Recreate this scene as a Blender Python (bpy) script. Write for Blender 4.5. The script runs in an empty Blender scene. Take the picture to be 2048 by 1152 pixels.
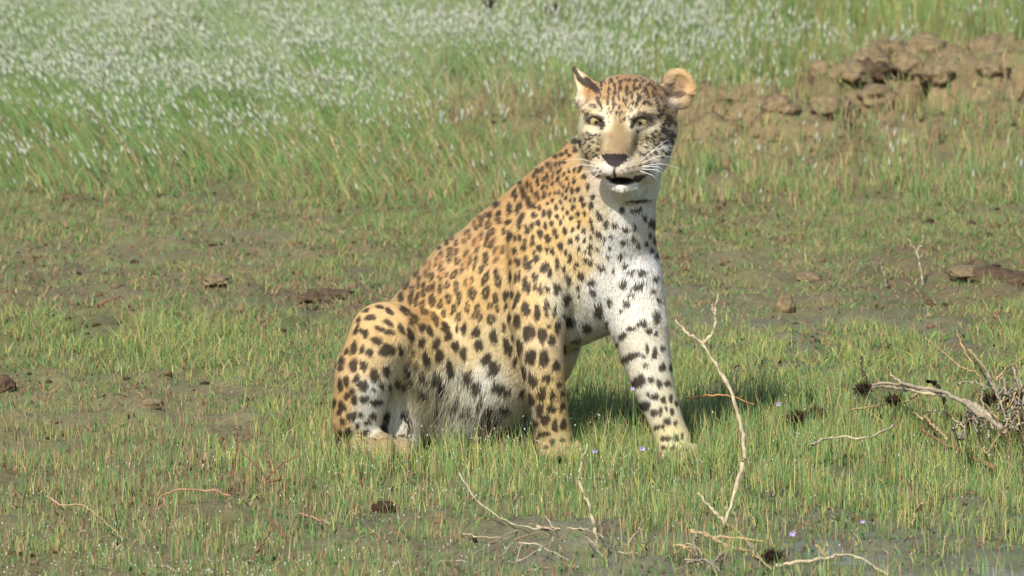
import bpy, bmesh, math
import numpy as np
from mathutils import Vector, Matrix
from mathutils.bvhtree import BVHTree

# ------------------------------------------------------------------ camera, sky, sun, exposure
SC = bpy.context.scene
COL = SC.collection
DIST, PITCH, ZC = 20.0, math.radians(7.0), 0.3315      # one photo pixel is 1 mm at the animal
CAM = np.array([0.0, -DIST * math.cos(PITCH), ZC + DIST * math.sin(PITCH)])
FWD = np.array([0.0, math.cos(PITCH), -math.sin(PITCH)])
UPV = np.array([0.0, math.sin(PITCH), math.cos(PITCH)])
cam_data = bpy.data.cameras.new('camera')
cam = bpy.data.objects.new('camera', cam_data); COL.objects.link(cam)
cam.location = CAM
cam.rotation_euler = (math.radians(90) - PITCH, 0, 0)
cam_data.sensor_width = 36.0
cam_data.lens = 36.0 * DIST / 2.048
cam_data.clip_start = 0.5
cam_data.clip_end = 2000
cam_data.dof.use_dof = True
cam_data.dof.focus_distance = DIST - 0.05
cam_data.dof.aperture_fstop = 13.0
SC.camera = cam

SUN_TO = np.array([-0.25, -0.70, 0.67]); SUN_TO /= np.linalg.norm(SUN_TO)
world = bpy.data.worlds.new('World'); SC.world = world; world.use_nodes = True
wn = world.node_tree.nodes; wl = world.node_tree.links
sky = wn.new('ShaderNodeTexSky'); sky.sky_type = 'NISHITA'; sky.sun_disc = False
sky.sun_elevation = math.asin(SUN_TO[2]); sky.sun_rotation = math.atan2(SUN_TO[0], SUN_TO[1])
wl.new(sky.outputs['Color'], wn['Background'].inputs['Color'])
wn['Background'].inputs['Strength'].default_value = 0.15
sd = bpy.data.lights.new('sun', 'SUN'); sd.energy = 4.6; sd.angle = math.radians(0.6); sd.color = (1.0, 0.95, 0.87)
sun = bpy.data.objects.new('sun', sd); COL.objects.link(sun)
sun.rotation_euler = Vector(SUN_TO).to_track_quat('Z', 'Y').to_euler()
sun.location = (-6, -6, 8)
SC.view_settings.view_transform = 'Standard'; SC.view_settings.look = 'None'
SC.view_settings.exposure = 0.22; SC.view_settings.gamma = 1.0; SC.view_settings.use_curve_mapping = False
SC.cycles.use_denoising = True
SC.cycles.max_bounces = 6; SC.cycles.transparent_max_bounces = 4

# ------------------------------------------------------------------ photo pixels and places
def ray(px, py):
    return FWD + np.array([(px - 1024) / 1000 / DIST, 0, 0]) + UPV * ((576 - py) / 1000 / DIST)
def P(px, py, y=0.0):                     # point on the upright plane at depth y
    d = ray(px, py); return CAM + d * ((y - CAM[1]) / d[1])
def G(px, py, z=0.0):                     # point on the level plane at height z
    d = ray(px, py); return CAM + d * ((z - CAM[2]) / d[2])
def project(p):                           # (N,3) -> pixel x, pixel y, distance
    q = p - CAM; dz = q @ FWD
    return 1024 + q[:, 0] / dz * DIST * 1000, 576 - (q @ UPV) / dz * DIST * 1000, dz
def srgb(r, g, b, k=1.0):
    c = np.array([r, g, b]) / 255.0
    return np.where(c <= 0.04045, c / 12.92, ((c + 0.055) / 1.055) ** 2.4) * k

# ------------------------------------------------------------------ helpers
def mesh_from(name, V, F, col=None, smooth=False, uvless=True):
    """V (n,3), F (m,3) or (m,4) int; col (n,3) point colours."""
    V = np.asarray(V, np.float32); F = np.asarray(F, np.int32)
    me = bpy.data.meshes.new(name)
    k = F.shape[1]
    me.vertices.add(len(V)); me.vertices.foreach_set('co', V.ravel())
    me.loops.add(F.size); me.loops.foreach_set('vertex_index', F.ravel())
    me.polygons.add(len(F)); me.polygons.foreach_set('loop_start', np.arange(0, F.size, k, dtype=np.int32))
    me.update(calc_edges=True)
    if smooth: me.polygons.foreach_set('use_smooth', np.ones(len(F), bool))
    if col is not None:
        a = me.color_attributes.new('Col', 'FLOAT_COLOR', 'POINT')
        c4 = np.ones((len(V), 4), np.float32); c4[:, :3] = col
        a.data.foreach_set('color', c4.ravel())
    me.validate()
    return me
def link(name, me, mat=None, parent=None):
    o = bpy.data.objects.new(name, me); COL.objects.link(o)
    if mat is not None and me is not None: me.materials.append(mat)
    if parent is not None: o.parent = parent
    return o
def tag(o, label=None, category=None, group=None, kind=None):
    if label: o['label'] = label
    if category: o['category'] = category
    if group: o['group'] = group
    if kind: o['kind'] = kind
    return o
def empty(name, loc, label, category, group=None):
    o = bpy.data.objects.new(name, None); COL.objects.link(o); o.location = loc; o.empty_display_size = 0.1
    return tag(o, label, category, group)
def hashnoise(p, scale, seed=0, octaves=3):
    """value noise for (N,3) points, range about 0..1"""
    out = np.zeros(len(p)); amp = 1.0; tot = 0.0
    for o in range(octaves):
        q = p * scale * (2.03 ** o) + 17.3 * o + seed * 3.71
        i = np.floor(q).astype(np.int64); f = q - i; f = f * f * (3 - 2 * f)
        v = 0
        for dx in (0, 1):
            for dy in (0, 1):
                for dz in (0, 1):
                    n = (i[:, 0] + dx) * 374761393 + (i[:, 1] + dy) * 668265263 + (i[:, 2] + dz) * 2147483647 + seed * 1013
                    n = (n ^ (n >> 13)) * 1274126177; n = (n ^ (n >> 16)) & 0xffff
                    w = (f[:, 0] if dx else 1 - f[:, 0]) * (f[:, 1] if dy else 1 - f[:, 1]) * (f[:, 2] if dz else 1 - f[:, 2])
                    v = v + w * (n / 65535.0)
        out += v * amp; tot += amp; amp *= 0.5
    return out / tot
def smooth01(a, b, x):
    t = np.clip((x - a) / (b - a), 0, 1); return t * t * (3 - 2 * t)

def new_mat(name):
    m = bpy.data.materials.new(name); m.use_nodes = True
    return m, m.node_tree.nodes, m.node_tree.links, m.node_tree.nodes['Principled BSDF']
def mat_attr(name, rough=0.7, spec=0.2, noise=0.0, nscale=200.0, transl=0.0, sheen=0.0):
    m, n, l, b = new_mat(name)
    a = n.new('ShaderNodeVertexColor'); a.layer_name = 'Col'
    out = a.outputs['Color']
    if noise:
        t = n.new('ShaderNodeTexNoise'); t.inputs['Scale'].default_value = nscale; t.inputs['Detail'].default_value = 4
        r = n.new('ShaderNodeMapRange'); r.inputs['To Min'].default_value = 1 - noise; r.inputs['To Max'].default_value = 1 + noise
        g = n.new('ShaderNodeNewGeometry'); l.new(g.outputs['Position'], t.inputs['Vector'])
        l.new(t.outputs['Fac'], r.inputs['Value'])
        mx = n.new('ShaderNodeMix'); mx.data_type = 'RGBA'; mx.blend_type = 'MULTIPLY'; mx.inputs['Factor'].default_value = 1
        l.new(out, mx.inputs['A']); l.new(r.outputs['Result'], mx.inputs['B']); out = mx.outputs['Result']
    l.new(out, b.inputs['Base Color'])
    b.inputs['Roughness'].default_value = rough; b.inputs['Specular IOR Level'].default_value = spec
    if sheen: b.inputs['Sheen Weight'].default_value = sheen
    if transl:
        tr = n.new('ShaderNodeBsdfTranslucent'); l.new(out, tr.inputs['Color'])
        ms = n.new('ShaderNodeMixShader'); ms.inputs['Fac'].default_value = transl
        l.new(b.outputs['BSDF'], ms.inputs[1]); l.new(tr.outputs['BSDF'], ms.inputs[2])
        l.new(ms.outputs['Shader'], n['Material Output'].inputs['Surface'])
    return m
def mat_plain(name, color, rough=0.7, spec=0.3, vary=0.25, scale=60.0, bump=0.0):
    m, n, l, b = new_mat(name)
    t = n.new('ShaderNodeTexNoise'); t.inputs['Scale'].default_value = scale; t.inputs['Detail'].default_value = 5
    g = n.new('ShaderNodeNewGeometry'); l.new(g.outputs['Position'], t.inputs['Vector'])
    cr = n.new('ShaderNodeValToRGB')
    cr.color_ramp.elements[0].position = 0.3; cr.color_ramp.elements[1].position = 0.7
    c = np.array(color)
    cr.color_ramp.elements[0].color = (*(c * (1 - vary)), 1); cr.color_ramp.elements[1].color = (*np.minimum(c * (1 + vary), 1), 1)
    l.new(t.outputs['Fac'], cr.inputs['Fac']); l.new(cr.outputs['Color'], b.inputs['Base Color'])
    b.inputs['Roughness'].default_value = rough; b.inputs['Specular IOR Level'].default_value = spec
    if bump:
        bp = n.new('ShaderNodeBump'); bp.inputs['Strength'].default_value = bump; bp.inputs['Distance'].default_value = 0.004
        l.new(t.outputs['Fac'], bp.inputs['Height']); l.new(bp.outputs['Normal'], b.inputs['Normal'])
    return m
# ------------------------------------------------------------------ ground
# (px, row of the foot, half width m, half depth m, height m)
MOUNDS = [(1980, 205, .34, .45, .12), (1840, 215, .26, .35, .11), (1720, 225, .20, .32, .09), (1560, 275, .20, .32, .085), (1450, 262, .22, .34, .075), (1650, 285, .14, .26, .06),
          (1900, 270, .30, .30, .05), (2100, 215, .3, .5, .12), (2030, 250, .2, .3, .07), (1050, 235, .26, .40, .05), (960, 225, .2, .4, .045), (1150, 250, .16, .35, .035), (1330, 265, .14, .3, .04), (2000, 560, .16, .12, .035), (1960, 590, .1, .07, .02)]
POOLS = [(1150, 1100, .15, .22), (1290, 1075, .10, .12), (1640, 1085, .26, .20), (1800, 1120, .24, .25), (1960, 1135, .22, .3), (1940, 950, .06, .08), (1050, 1130, .12, .15)]
MO = [(*G(a, b)[:2], rx, ry, h) for a, b, rx, ry, h in MOUNDS]
PO = [(*G(a, b)[:2], rx, ry) for a, b, rx, ry in POOLS]
def mound_amount(x, y):
    m = np.zeros(len(x))
    for cx, cy, rx, ry, h in MO: m = np.maximum(m, h * np.exp(-(((x - cx) / rx) ** 2 + ((y - cy) / ry) ** 2) ** 2.4))
    return m
def pool_amount(x, y):
    m = np.zeros(len(x))
    for cx, cy, rx, ry in PO: m = np.maximum(m, np.exp(-(((x - cx) / rx) ** 2 + ((y - cy) / ry) ** 2) ** 1.5))
    return m
def ground_z(x, y):
    q = np.stack([x, y, 0 * x], 1)
    z = 0.022 * (hashnoise(q, 1.7, 1, 2) - 0.5) + 0.020 * (hashnoise(q, 7.0, 2, 3) - 0.5) + 0.010 * (hashnoise(q, 26.0, 3, 2) - 0.5)
    clod = hashnoise(q * [1, 0.8, 1], 11.0, 9, 3)
    z += 0.018 * smooth01(0.55, 0.72, clod)
    m = mound_amount(x, y) * 1.22
    rid = 1 - np.abs(hashnoise(q * [1, .55, 1], 7.0, 14, 3) - .5) * 2
    blk = np.floor(hashnoise(q * [1, .6, 1], 10.0, 15, 2) * 7) / 7
    z += m * (.75 * blk + .25) - 0.11 * smooth01(.02, .08, m) * smooth01(.88, .97, rid)
    z += m * (0.15 + 0.6 * hashnoise(q * [1, .6, 1], 6.5, 4, 3)) + (m > 0.015) * 0.045 * smooth01(0.012, 0.06, m) * (np.abs(hashnoise(q, 9.0, 6, 3) - 0.5) * 2 - 0.45)
    z -= 0.016 * pool_amount(x, y)
    near = np.exp(-((x / 0.55) ** 2 + (y / 0.55) ** 2) ** 2)       # trodden level under the animal
    return z * (1 - 0.75 * near) - 0.004
def tiers(lo, hi, step, far):
    core = np.arange(lo, hi, step); out = []
    d = step; a = hi
    while a < far: out.append(a); d *= 1.5; a += d
    out.append(far); inn = []; d = step; a = lo
    while a > -far: a -= d; d *= 1.5; inn.append(a)
    return np.array(inn[::-1] + list(core) + out)
gx = tiers(-2.3, 2.3, 0.02, 400.0); gy = tiers(-2.4, 11.5, 0.022, 400.0)
XX, YY = np.meshgrid(gx, gy, indexing='ij'); xs, ys = XX.ravel(), YY.ravel()
zs = ground_z(xs, ys)
ni, nj = len(gx), len(gy)
ii = (np.arange(ni - 1)[:, None] * nj + np.arange(nj - 1)[None, :]).ravel()
GQ = np.stack([ii, ii + nj, ii + nj + 1, ii + 1], 1)
gp = np.stack([xs, ys, zs], 1)
gpx, gpy, _ = project(gp * [1, 1, 0]); infront = ys > -15
# soil colour by place: row / column of the photograph's ground, blended
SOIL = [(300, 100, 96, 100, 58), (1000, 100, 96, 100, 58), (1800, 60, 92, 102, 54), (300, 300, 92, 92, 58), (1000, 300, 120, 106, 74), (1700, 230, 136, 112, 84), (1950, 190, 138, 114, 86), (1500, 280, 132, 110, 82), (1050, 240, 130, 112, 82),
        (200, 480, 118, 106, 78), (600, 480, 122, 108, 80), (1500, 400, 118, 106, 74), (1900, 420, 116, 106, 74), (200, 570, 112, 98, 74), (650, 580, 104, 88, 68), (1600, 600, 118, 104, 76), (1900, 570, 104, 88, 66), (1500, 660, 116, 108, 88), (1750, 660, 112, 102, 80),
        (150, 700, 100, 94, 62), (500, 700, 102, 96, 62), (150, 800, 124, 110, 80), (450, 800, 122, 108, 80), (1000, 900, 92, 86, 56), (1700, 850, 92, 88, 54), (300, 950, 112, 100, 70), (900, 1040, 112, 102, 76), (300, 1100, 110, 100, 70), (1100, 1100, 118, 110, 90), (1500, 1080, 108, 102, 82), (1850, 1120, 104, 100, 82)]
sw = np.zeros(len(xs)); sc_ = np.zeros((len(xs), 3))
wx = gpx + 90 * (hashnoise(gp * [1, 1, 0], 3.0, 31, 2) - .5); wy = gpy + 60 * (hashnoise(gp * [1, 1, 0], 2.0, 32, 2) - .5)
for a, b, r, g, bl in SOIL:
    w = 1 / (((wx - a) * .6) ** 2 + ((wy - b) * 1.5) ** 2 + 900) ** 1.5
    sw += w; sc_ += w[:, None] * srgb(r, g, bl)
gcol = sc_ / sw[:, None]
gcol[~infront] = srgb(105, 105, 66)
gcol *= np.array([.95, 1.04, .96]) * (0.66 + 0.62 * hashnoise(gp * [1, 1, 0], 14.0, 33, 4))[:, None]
def ground_mat():
    m, n, l, b = new_mat('damp_soil')
    a = n.new('ShaderNodeVertexColor'); a.layer_name = 'Col'
    g = n.new('ShaderNodeNewGeometry')
    t1 = n.new('ShaderNodeTexNoise'); t1.inputs['Scale'].default_value = 70; t1.inputs['Detail'].default_value = 6; t1.inputs['Roughness'].default_value = 0.7
    t2 = n.new('ShaderNodeTexNoise'); t2.inputs['Scale'].default_value = 9; t2.inputs['Detail'].default_value = 4
    for t in (t1, t2): l.new(g.outputs['Position'], t.inputs['Vector'])
    r = n.new('ShaderNodeMapRange'); r.inputs['From Min'].default_value = .3; r.inputs['From Max'].default_value = .7; r.inputs['To Min'].default_value = .62; r.inputs['To Max'].default_value = 1.3
    l.new(t1.outputs['Fac'], r.inputs['Value'])
    mx = n.new('ShaderNodeMix'); mx.data_type = 'RGBA'; mx.blend_type = 'MULTIPLY'; mx.inputs['Factor'].default_value = 1
    l.new(a.outputs['Color'], mx.inputs['A']); l.new(r.outputs['Result'], mx.inputs['B'])
    mg = n.new('ShaderNodeMix'); mg.data_type = 'RGBA'; mg.inputs['B'].default_value = (*srgb(100, 108, 62), 1)
    rr = n.new('ShaderNodeMapRange'); rr.inputs['From Min'].default_value = .5; rr.inputs['From Max'].default_value = .68; rr.inputs['To Max'].default_value = .55
    l.new(t2.outputs['Fac'], rr.inputs['Value']); l.new(rr.outputs['Result'], mg.inputs['Factor'])
    l.new(mx.outputs['Result'], mg.inputs['A']); l.new(mg.outputs['Result'], b.inputs['Base Color'])
    bp = n.new('ShaderNodeBump'); bp.inputs['Strength'].default_value = .8; bp.inputs['Distance'].default_value = .006
    l.new(t1.outputs['Fac'], bp.inputs['Height']); l.new(bp.outputs['Normal'], b.inputs['Normal'])
    b.inputs['Roughness'].default_value = .8; b.inputs['Specular IOR Level'].default_value = .25
    return m
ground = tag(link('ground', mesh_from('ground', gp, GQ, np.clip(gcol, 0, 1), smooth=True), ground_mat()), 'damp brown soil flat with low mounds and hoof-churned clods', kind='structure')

# shallow water lying in the hollows
def water_mat():
    m, n, l, b = new_mat('puddle_water')
    b.inputs['Base Color'].default_value = (*srgb(104, 100, 82), 1); b.inputs['Roughness'].default_value = .42; b.inputs['Specular IOR Level'].default_value = .5
    t = n.new('ShaderNodeTexNoise'); t.inputs['Scale'].default_value = 30; g = n.new('ShaderNodeNewGeometry'); l.new(g.outputs['Position'], t.inputs['Vector'])
    bp = n.new('ShaderNodeBump'); bp.inputs['Strength'].default_value = .02; bp.inputs['Distance'].default_value = .003
    l.new(t.outputs['Fac'], bp.inputs['Height']); l.new(bp.outputs['Normal'], b.inputs['Normal'])
    return m
WATER = water_mat()
rw = np.random.default_rng(5)
for ip, (cx, cy, rx, ry) in enumerate(PO):
    k = 40; wz = -0.0135 - .0004 * ip; th = np.linspace(0, 2 * math.pi, k, endpoint=False)
    rad = 1 + .18 * np.sin(2 * th + rw.uniform(0, 6)) + .12 * np.sin(3 * th + rw.uniform(0, 6)) + .08 * np.sin(7 * th + rw.uniform(0, 6))
    V = np.stack([cx + rx * rad * np.cos(th), cy + ry * rad * np.sin(th), np.full(k, wz)], 1)
    V = np.vstack([V, [[cx, cy, wz]]]); F = [(i, (i + 1) % k, k) for i in range(k)]
    tag(link('puddle', mesh_from('puddle', V, F), WATER), 'shallow muddy puddle in a hollow of the soil', kind='structure')
# ------------------------------------------------------------------ the leopard: one implicit body
H = 0.003
GX0, GY0, GZ0 = -0.42, -0.27, -0.03
NX, NY, NZ = 290, 270, 290
sdf = np.full((NX, NY, NZ), 0.08, np.float32)
ax_x = (GX0 + H * np.arange(NX)).astype(np.float32); ax_y = (GY0 + H * np.arange(NY)).astype(np.float32); ax_z = (GZ0 + H * np.arange(NZ)).astype(np.float32)

def box_of(lo, hi):
    s = []
    for a, l, h in ((ax_x, lo[0], hi[0]), (ax_y, lo[1], hi[1]), (ax_z, lo[2], hi[2])):
        i0 = max(int(np.searchsorted(a, l)) - 1, 0); i1 = min(int(np.searchsorted(a, h)) + 1, len(a))
        s.append(slice(i0, max(i1, i0 + 1)))
    return tuple(s)
def coords(s):
    return ax_x[s[0]][:, None, None], ax_y[s[1]][None, :, None], ax_z[s[2]][None, None, :]
def smin_into(s, d, k):
    a = sdf[s]; h = np.maximum(k - np.abs(a - d), 0) / k
    sdf[s] = np.minimum(a, d) - h * h * k * 0.25
def smax_into(s, d, k):                    # subtract: d is the sdf of what is cut away
    a = sdf[s]; b = -d; h = np.maximum(k - np.abs(a - b), 0) / k
    sdf[s] = np.maximum(a, b) + h * h * k * 0.25
SHR = 0.005                                # room for the coat
def limb(pts, k=30, shr=SHR):
    """pts: (px, py, y, r in px) chain of round cones"""
    C = np.array([P(p[0], p[1], p[2]) for p in pts]); rr = np.array([p[3] for p in pts]) / 1000 - shr; kk = k / 1000
    m = rr.max() + kk + 0.01
    s = box_of(C.min(0) - m, C.max(0) + m); X, Y, Z = coords(s); D = None
    for A, B, ra, rb in zip(C[:-1], C[1:], rr[:-1], rr[1:]):
        ba = (B - A).astype(np.float32); L = float(ba @ ba) + 1e-9
        qx, qy, qz = X - A[0], Y - A[1], Z - A[2]
        t = np.clip((qx * ba[0] + qy * ba[1] + qz * ba[2]) / L, 0, 1)
        d = (np.sqrt((qx - t * ba[0]) ** 2 + (qy - t * ba[1]) ** 2 + (qz - t * ba[2]) ** 2) - (ra + (rb - ra) * t)).astype(np.float32)
        D = d if D is None else np.minimum(D, d)
    smin_into(s, D, kk)
def ell(px, py, y, rx, ry, rz, rot=(0, 0, 0), k=20, cut=False, shr=SHR):
    """ellipsoid; radii px along x, depth, z; rot in degrees (about x, y, z)"""
    C = P(px, py, y); r = np.array([rx, ry, rz]) / 1000 - (0 if cut else shr); kk = k / 1000
    m = max(r) + kk + 0.008
    s = box_of(C - m, C + m); X, Y, Z = coords(s)
    R = np.array((Matrix.Rotation(math.radians(rot[2]), 3, 'Z') @ Matrix.Rotation(math.radians(rot[1]), 3, 'Y') @ Matrix.Rotation(math.radians(rot[0]), 3, 'X')).transposed())
    qx, qy, qz = X - C[0], Y - C[1], Z - C[2]
    u = [R[i, 0] * qx + R[i, 1] * qy + R[i, 2] * qz for i in range(3)]
    k0 = np.sqrt((u[0] / r[0]) ** 2 + (u[1] / r[1]) ** 2 + (u[2] / r[2]) ** 2)
    k1 = np.sqrt((u[0] / r[0] ** 2) ** 2 + (u[1] / r[1] ** 2) ** 2 + (u[2] / r[2] ** 2) ** 2) + 1e-6
    d = (k0 * (k0 - 1) / k1).astype(np.float32)
    (smax_into if cut else smin_into)(s, d, kk)

# trunk
limb([(885, 715, .24, 160), (985, 605, .17, 162), (1100, 515, .10, 140), (1160, 450, .05, 118), (1228, 345, .0, 88)], 50)
ell(1000, 700, .14, 165, 120, 140, (0, -20, 0), 60)            # belly
ell(925, 765, .15, 120, 120, 105, (0, -10, 0), 60)             # low belly
ell(1203, 535, .03, 120, 105, 135, (0, 0, 0), 50)              # chest
ell(1145, 625, .06, 88, 75, 66, (0, -28, 0), 40)                # brisket
limb([(1078, 405, .1, 62), (1015, 480, .16, 75)], 40)          # withers
limb([(1176, 350, .02, 76), (1122, 378, .06, 70)], 30)         # crest of the neck
ell(1082, 520, -.025, 66, 42, 110, (0, -15, 0), 26)
limb([(1050, 640, -.045, 40), (1074, 590, -.05, 52)], 14)       # elbow               # shoulder blade
limb([(1225, 330, 0, 84), (1228, 430, .0, 82)], 40)            # throat
# right fore leg (tan outer side)
limb([(1082, 560, -.03, 64), (1076, 625, -.065, 60), (1080, 690, -.085, 51), (1090, 765, -.085, 44), (1102, 832, -.075, 40), (1108, 880, -.06, 42)], 16)
limb([(1108, 885, -.055, 41), (1120, 901, -.085, 32)], 20)
for i, (x, y, d) in enumerate([(1088, 908, -.115), (1110, 912, -.13), (1134, 912, -.128), (1155, 908, -.112)]):
    limb([(x - 2, y - 14, d + .03, 19), (x, y, d, 16)], 5)
# left fore leg (pale inner side)
limb([(1258, 575, -.005, 72), (1278, 650, -.035, 63), (1290, 705, -.045, 55), (1307, 772, -.055, 46), (1328, 832, -.06, 40), (1346, 882, -.065, 38)], 22)
limb([(1346, 885, -.07, 37), (1355, 905, -.10, 30)], 20)
for x, y, d in [(1330, 914, -.135), (1349, 918, -.145), (1371, 918, -.142), (1389, 913, -.125)]:
    limb([(x - 3, y - 14, d + .03, 18), (x, y, d, 15)], 5)
# right hind leg
limb([(880, 740, .12, 128), (778, 670, -.025, 68)], 18)           # thigh
limb([(760, 668, -.04, 64), (728, 755, -.045, 64), (715, 835, -.03, 57), (716, 878, .0, 48)], 20)
limb([(800, 760, .06, 62), (796, 860, .05, 52)], 40)           # inner thigh
limb([(716, 884, .0, 38), (762, 893, -.07, 34)], 20)           # foot
for x, y, d in [(718, 907, -.115), (746, 911, -.135), (776, 911, -.135), (805, 907, -.105)]:
    limb([(x - 4, y - 18, d + .035, 22), (x, y, d, 18)], 5)
# left hind leg, folded behind
limb([(960, 760, .34, 115), (1020, 790, .24, 60), (1000, 880, .28, 42), (1015, 892, .19, 30)], 30)
# tail behind
limb([(830, 850, .36, 40), (860, 885, .46, 34), (960, 893, .48, 30), (1040, 893, .44, 24)], 25)
# head
ell(1255, 232, -.02, 94, 98, 82, (0, 0, 0), 35)
ell(1250, 205, -.05, 76, 70, 56, (0, 0, 0), 25)                # brow
limb([(1212, 290, -.075, 52), (1200, 262, -.05, 44)], 25)      # left cheek
limb([(1288, 302, -.06, 56), (1308, 262, -.03, 48)], 25)       # right cheek
limb([(1258, 360, -.03, 52), (1262, 310, -.02, 60)], 25)       # jaw root
for o in (-13, 13):                                            # broad nose bridge
    limb([(1246 + o * 1.1, 215, -.082, 30), (1238 + o, 262, -.116, 24), (1233 + o, 302, -.154, 20)], 26)
limb([(1233, 310, -.155, 30), (1238, 325, -.12, 48)], 15)      # muzzle core
limb([(1203, 334, -.146, 28), (1220, 337, -.168, 22)], 10)     # lip pads
limb([(1268, 334, -.138, 31), (1243, 337, -.168, 22)], 10)
limb([(1285, 338, -.10, 32), (1268, 338, -.13, 29)], 14)
limb([(1243, 375, -.132, 20), (1254, 374, -.09, 36)], 18)      # chin
ell(1193, 215, -.088, 30, 20, 14, (0, -8, 0), 14)              # brow ridges
ell(1284, 214, -.088, 32, 20, 14, (0, 8, 0), 14)
ell(1183, 262, -.09, 22, 20, 16, (0, 0, 0), 16)
ell(1292, 264, -.088, 30, 22, 18, (0, 0, 0), 16)
# ears
limb([(1326, 212, -.01, 30), (1340, 196, -.015, 27)], 16)
ell(1355, 179, -.02, 36, 12, 42, (0, 6, -14), 8, shr=.001)
ell(1354, 176, -.050, 30, 35, 34, (0, 6, -14), 4, cut=True)
ell(1386, 199, -.02, 6, 22, 4, (0, -10, 0), 3, cut=True)
limb([(1197, 212, -.02, 30), (1184, 192, -.015, 25)], 16)
limb([(1184, 190, -.012, 27), (1164, 160, -.005, 15), (1151, 140, -.002, 6)], 8, shr=.001)
limb([(1178, 200, -.015, 22), (1164, 205, -.01, 9)], 10, shr=.001)
def cutlimb(pts, k=5):
    for (ax, ay, ad, ar), (bx, by, bd, br) in zip(pts[:-1], pts[1:]):
        for t in np.linspace(0, 1, 6):
            r = ar + (br - ar) * t
            ell(ax + (bx - ax) * t, ay + (by - ay) * t, ad + (bd - ad) * t, r, r, r, k=k, cut=True)
cutlimb([(1164, 194, -.045, 14), (1157, 165, -.022, 7)])
# eyes, mouth, nostrils
EYES = [(1193, 241, -.112), (1280, 242, -.110)]
EYE_Y = [-.0835, -.0935]
for ex, ey, ed in EYES:
    ell(ex, ey + 1, ed - .012, 18.5, 22, 10.5, (0, 6 if ex < 1230 else -6, 0), 4, cut=True)
for pts in ([(1174, 240, -.084, 4), (1190, 230, -.104, 5), (1211, 241, -.121, 4)], [(1260, 242, -.125, 4), (1280, 230, -.118, 5), (1302, 239, -.102, 4)],
            [(1177, 243, -.086, 3.5), (1194, 254, -.105, 3.5), (1210, 247, -.120, 4)], [(1261, 248, -.124, 4), (1279, 254.5, -.114, 3.5), (1299, 244, -.103, 3.5)]):
    limb(pts, 5, shr=.0005)                                    # eyelids
ell(1244, 362, -.15, 26, 40, 3.6, (0, -2, 0), 6, cut=True)
limb([(1219, 369, -.138, 6), (1243, 375, -.155, 8), (1271, 371, -.134, 7)], 8, shr=.001)   # lower lip
ell(1231, 345, -.195, 2.2, 8, 12, (0, 0, 0), 3, cut=True)
ell(1212, 320, -.192, 5, 8, 4, (0, 25, 0), 3, cut=True)
ell(1249, 320, -.192, 5, 8, 4, (0, -25, 0), 3, cut=True)

def surface_nets(S):
    n = S < 0
    c = [(i, j, k) for i in (0, 1) for j in (0, 1) for k in (0, 1)]
    sl = lambda o: n[o[0]:NX - 1 + o[0], o[1]:NY - 1 + o[1], o[2]:NZ - 1 + o[2]]
    cnt = np.zeros((NX - 1, NY - 1, NZ - 1), np.int8)
    for o in c: cnt += sl(o)
    act = np.argwhere((cnt > 0) & (cnt < 8))
    ids = np.full(cnt.shape, -1, np.int32); ids[tuple(act.T)] = np.arange(len(act))
    val = np.stack([S[act[:, 0] + o[0], act[:, 1] + o[1], act[:, 2] + o[2]] for o in c], 1)
    acc = np.zeros((len(act), 3)); num = np.zeros(len(act))
    for a in range(8):
        for b in range(a + 1, 8):
            da = np.array(c[b]) - np.array(c[a])
            if np.abs(da).sum() != 1: continue
            x = (val[:, a] < 0) != (val[:, b] < 0)
            t = np.where(x, val[:, a] / (val[:, a] - val[:, b] + 1e-12), 0)
            acc += np.where(x[:, None], np.array(c[a]) + t[:, None] * da, 0); num += x
    V = (act + acc / num[:, None]) * H + np.array([GX0, GY0, GZ0])
    Q = []
    for axis in range(3):
        u, v = [(1, 2), (2, 0), (0, 1)][axis]
        s0 = [slice(1, -1)] * 3; s1 = [slice(1, -1)] * 3
        s0[axis] = slice(0, -1); s1[axis] = slice(1, None)
        A = n[tuple(s0)]; B = n[tuple(s1)]
        for flip, M in ((False, A & ~B), (True, ~A & B)):
            e = np.argwhere(M); off = np.ones(3, int); off[axis] = 0; e = e + off
            def cell(du, dv):
                q = e.copy(); q[:, u] -= du; q[:, v] -= dv; return ids[tuple(q.T)]
            q = np.stack([cell(1, 1), cell(0, 1), cell(0, 0), cell(1, 0)], 1)
            Q.append(q[:, ::-1] if flip else q)
    Q = np.concatenate(Q); Q = Q[(Q >= 0).all(1)]
    return V, Q
LV, LQ = surface_nets(sdf)
# smooth a little
def relax(V, Q, it, lam=0.5):
    e = np.concatenate([Q[:, [0, 1]], Q[:, [1, 2]], Q[:, [2, 3]], Q[:, [3, 0]]])
    e = np.concatenate([e, e[:, ::-1]])
    deg = np.bincount(e[:, 0], minlength=len(V))[:, None]
    for _ in range(it):
        m = np.stack([np.bincount(e[:, 0], V[e[:, 1], i], minlength=len(V)) for i in range(3)], 1) / np.maximum(deg, 1)
        V = V + lam * (m - V)
    return V
LV = relax(LV, LQ, 2)
def vnormals(V, Q):
    fn = np.cross(V[Q[:, 2]] - V[Q[:, 0]], V[Q[:, 3]] - V[Q[:, 1]])
    N = np.zeros_like(V)
    for j in range(4):
        for i in range(3): N[:, i] += np.bincount(Q[:, j], fn[:, i], minlength=len(V))
    return N / (np.linalg.norm(N, axis=1)[:, None] + 1e-12)
LN = vnormals(LV, LQ)
print('leopard verts', len(LV), 'quads', len(LQ))
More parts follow.
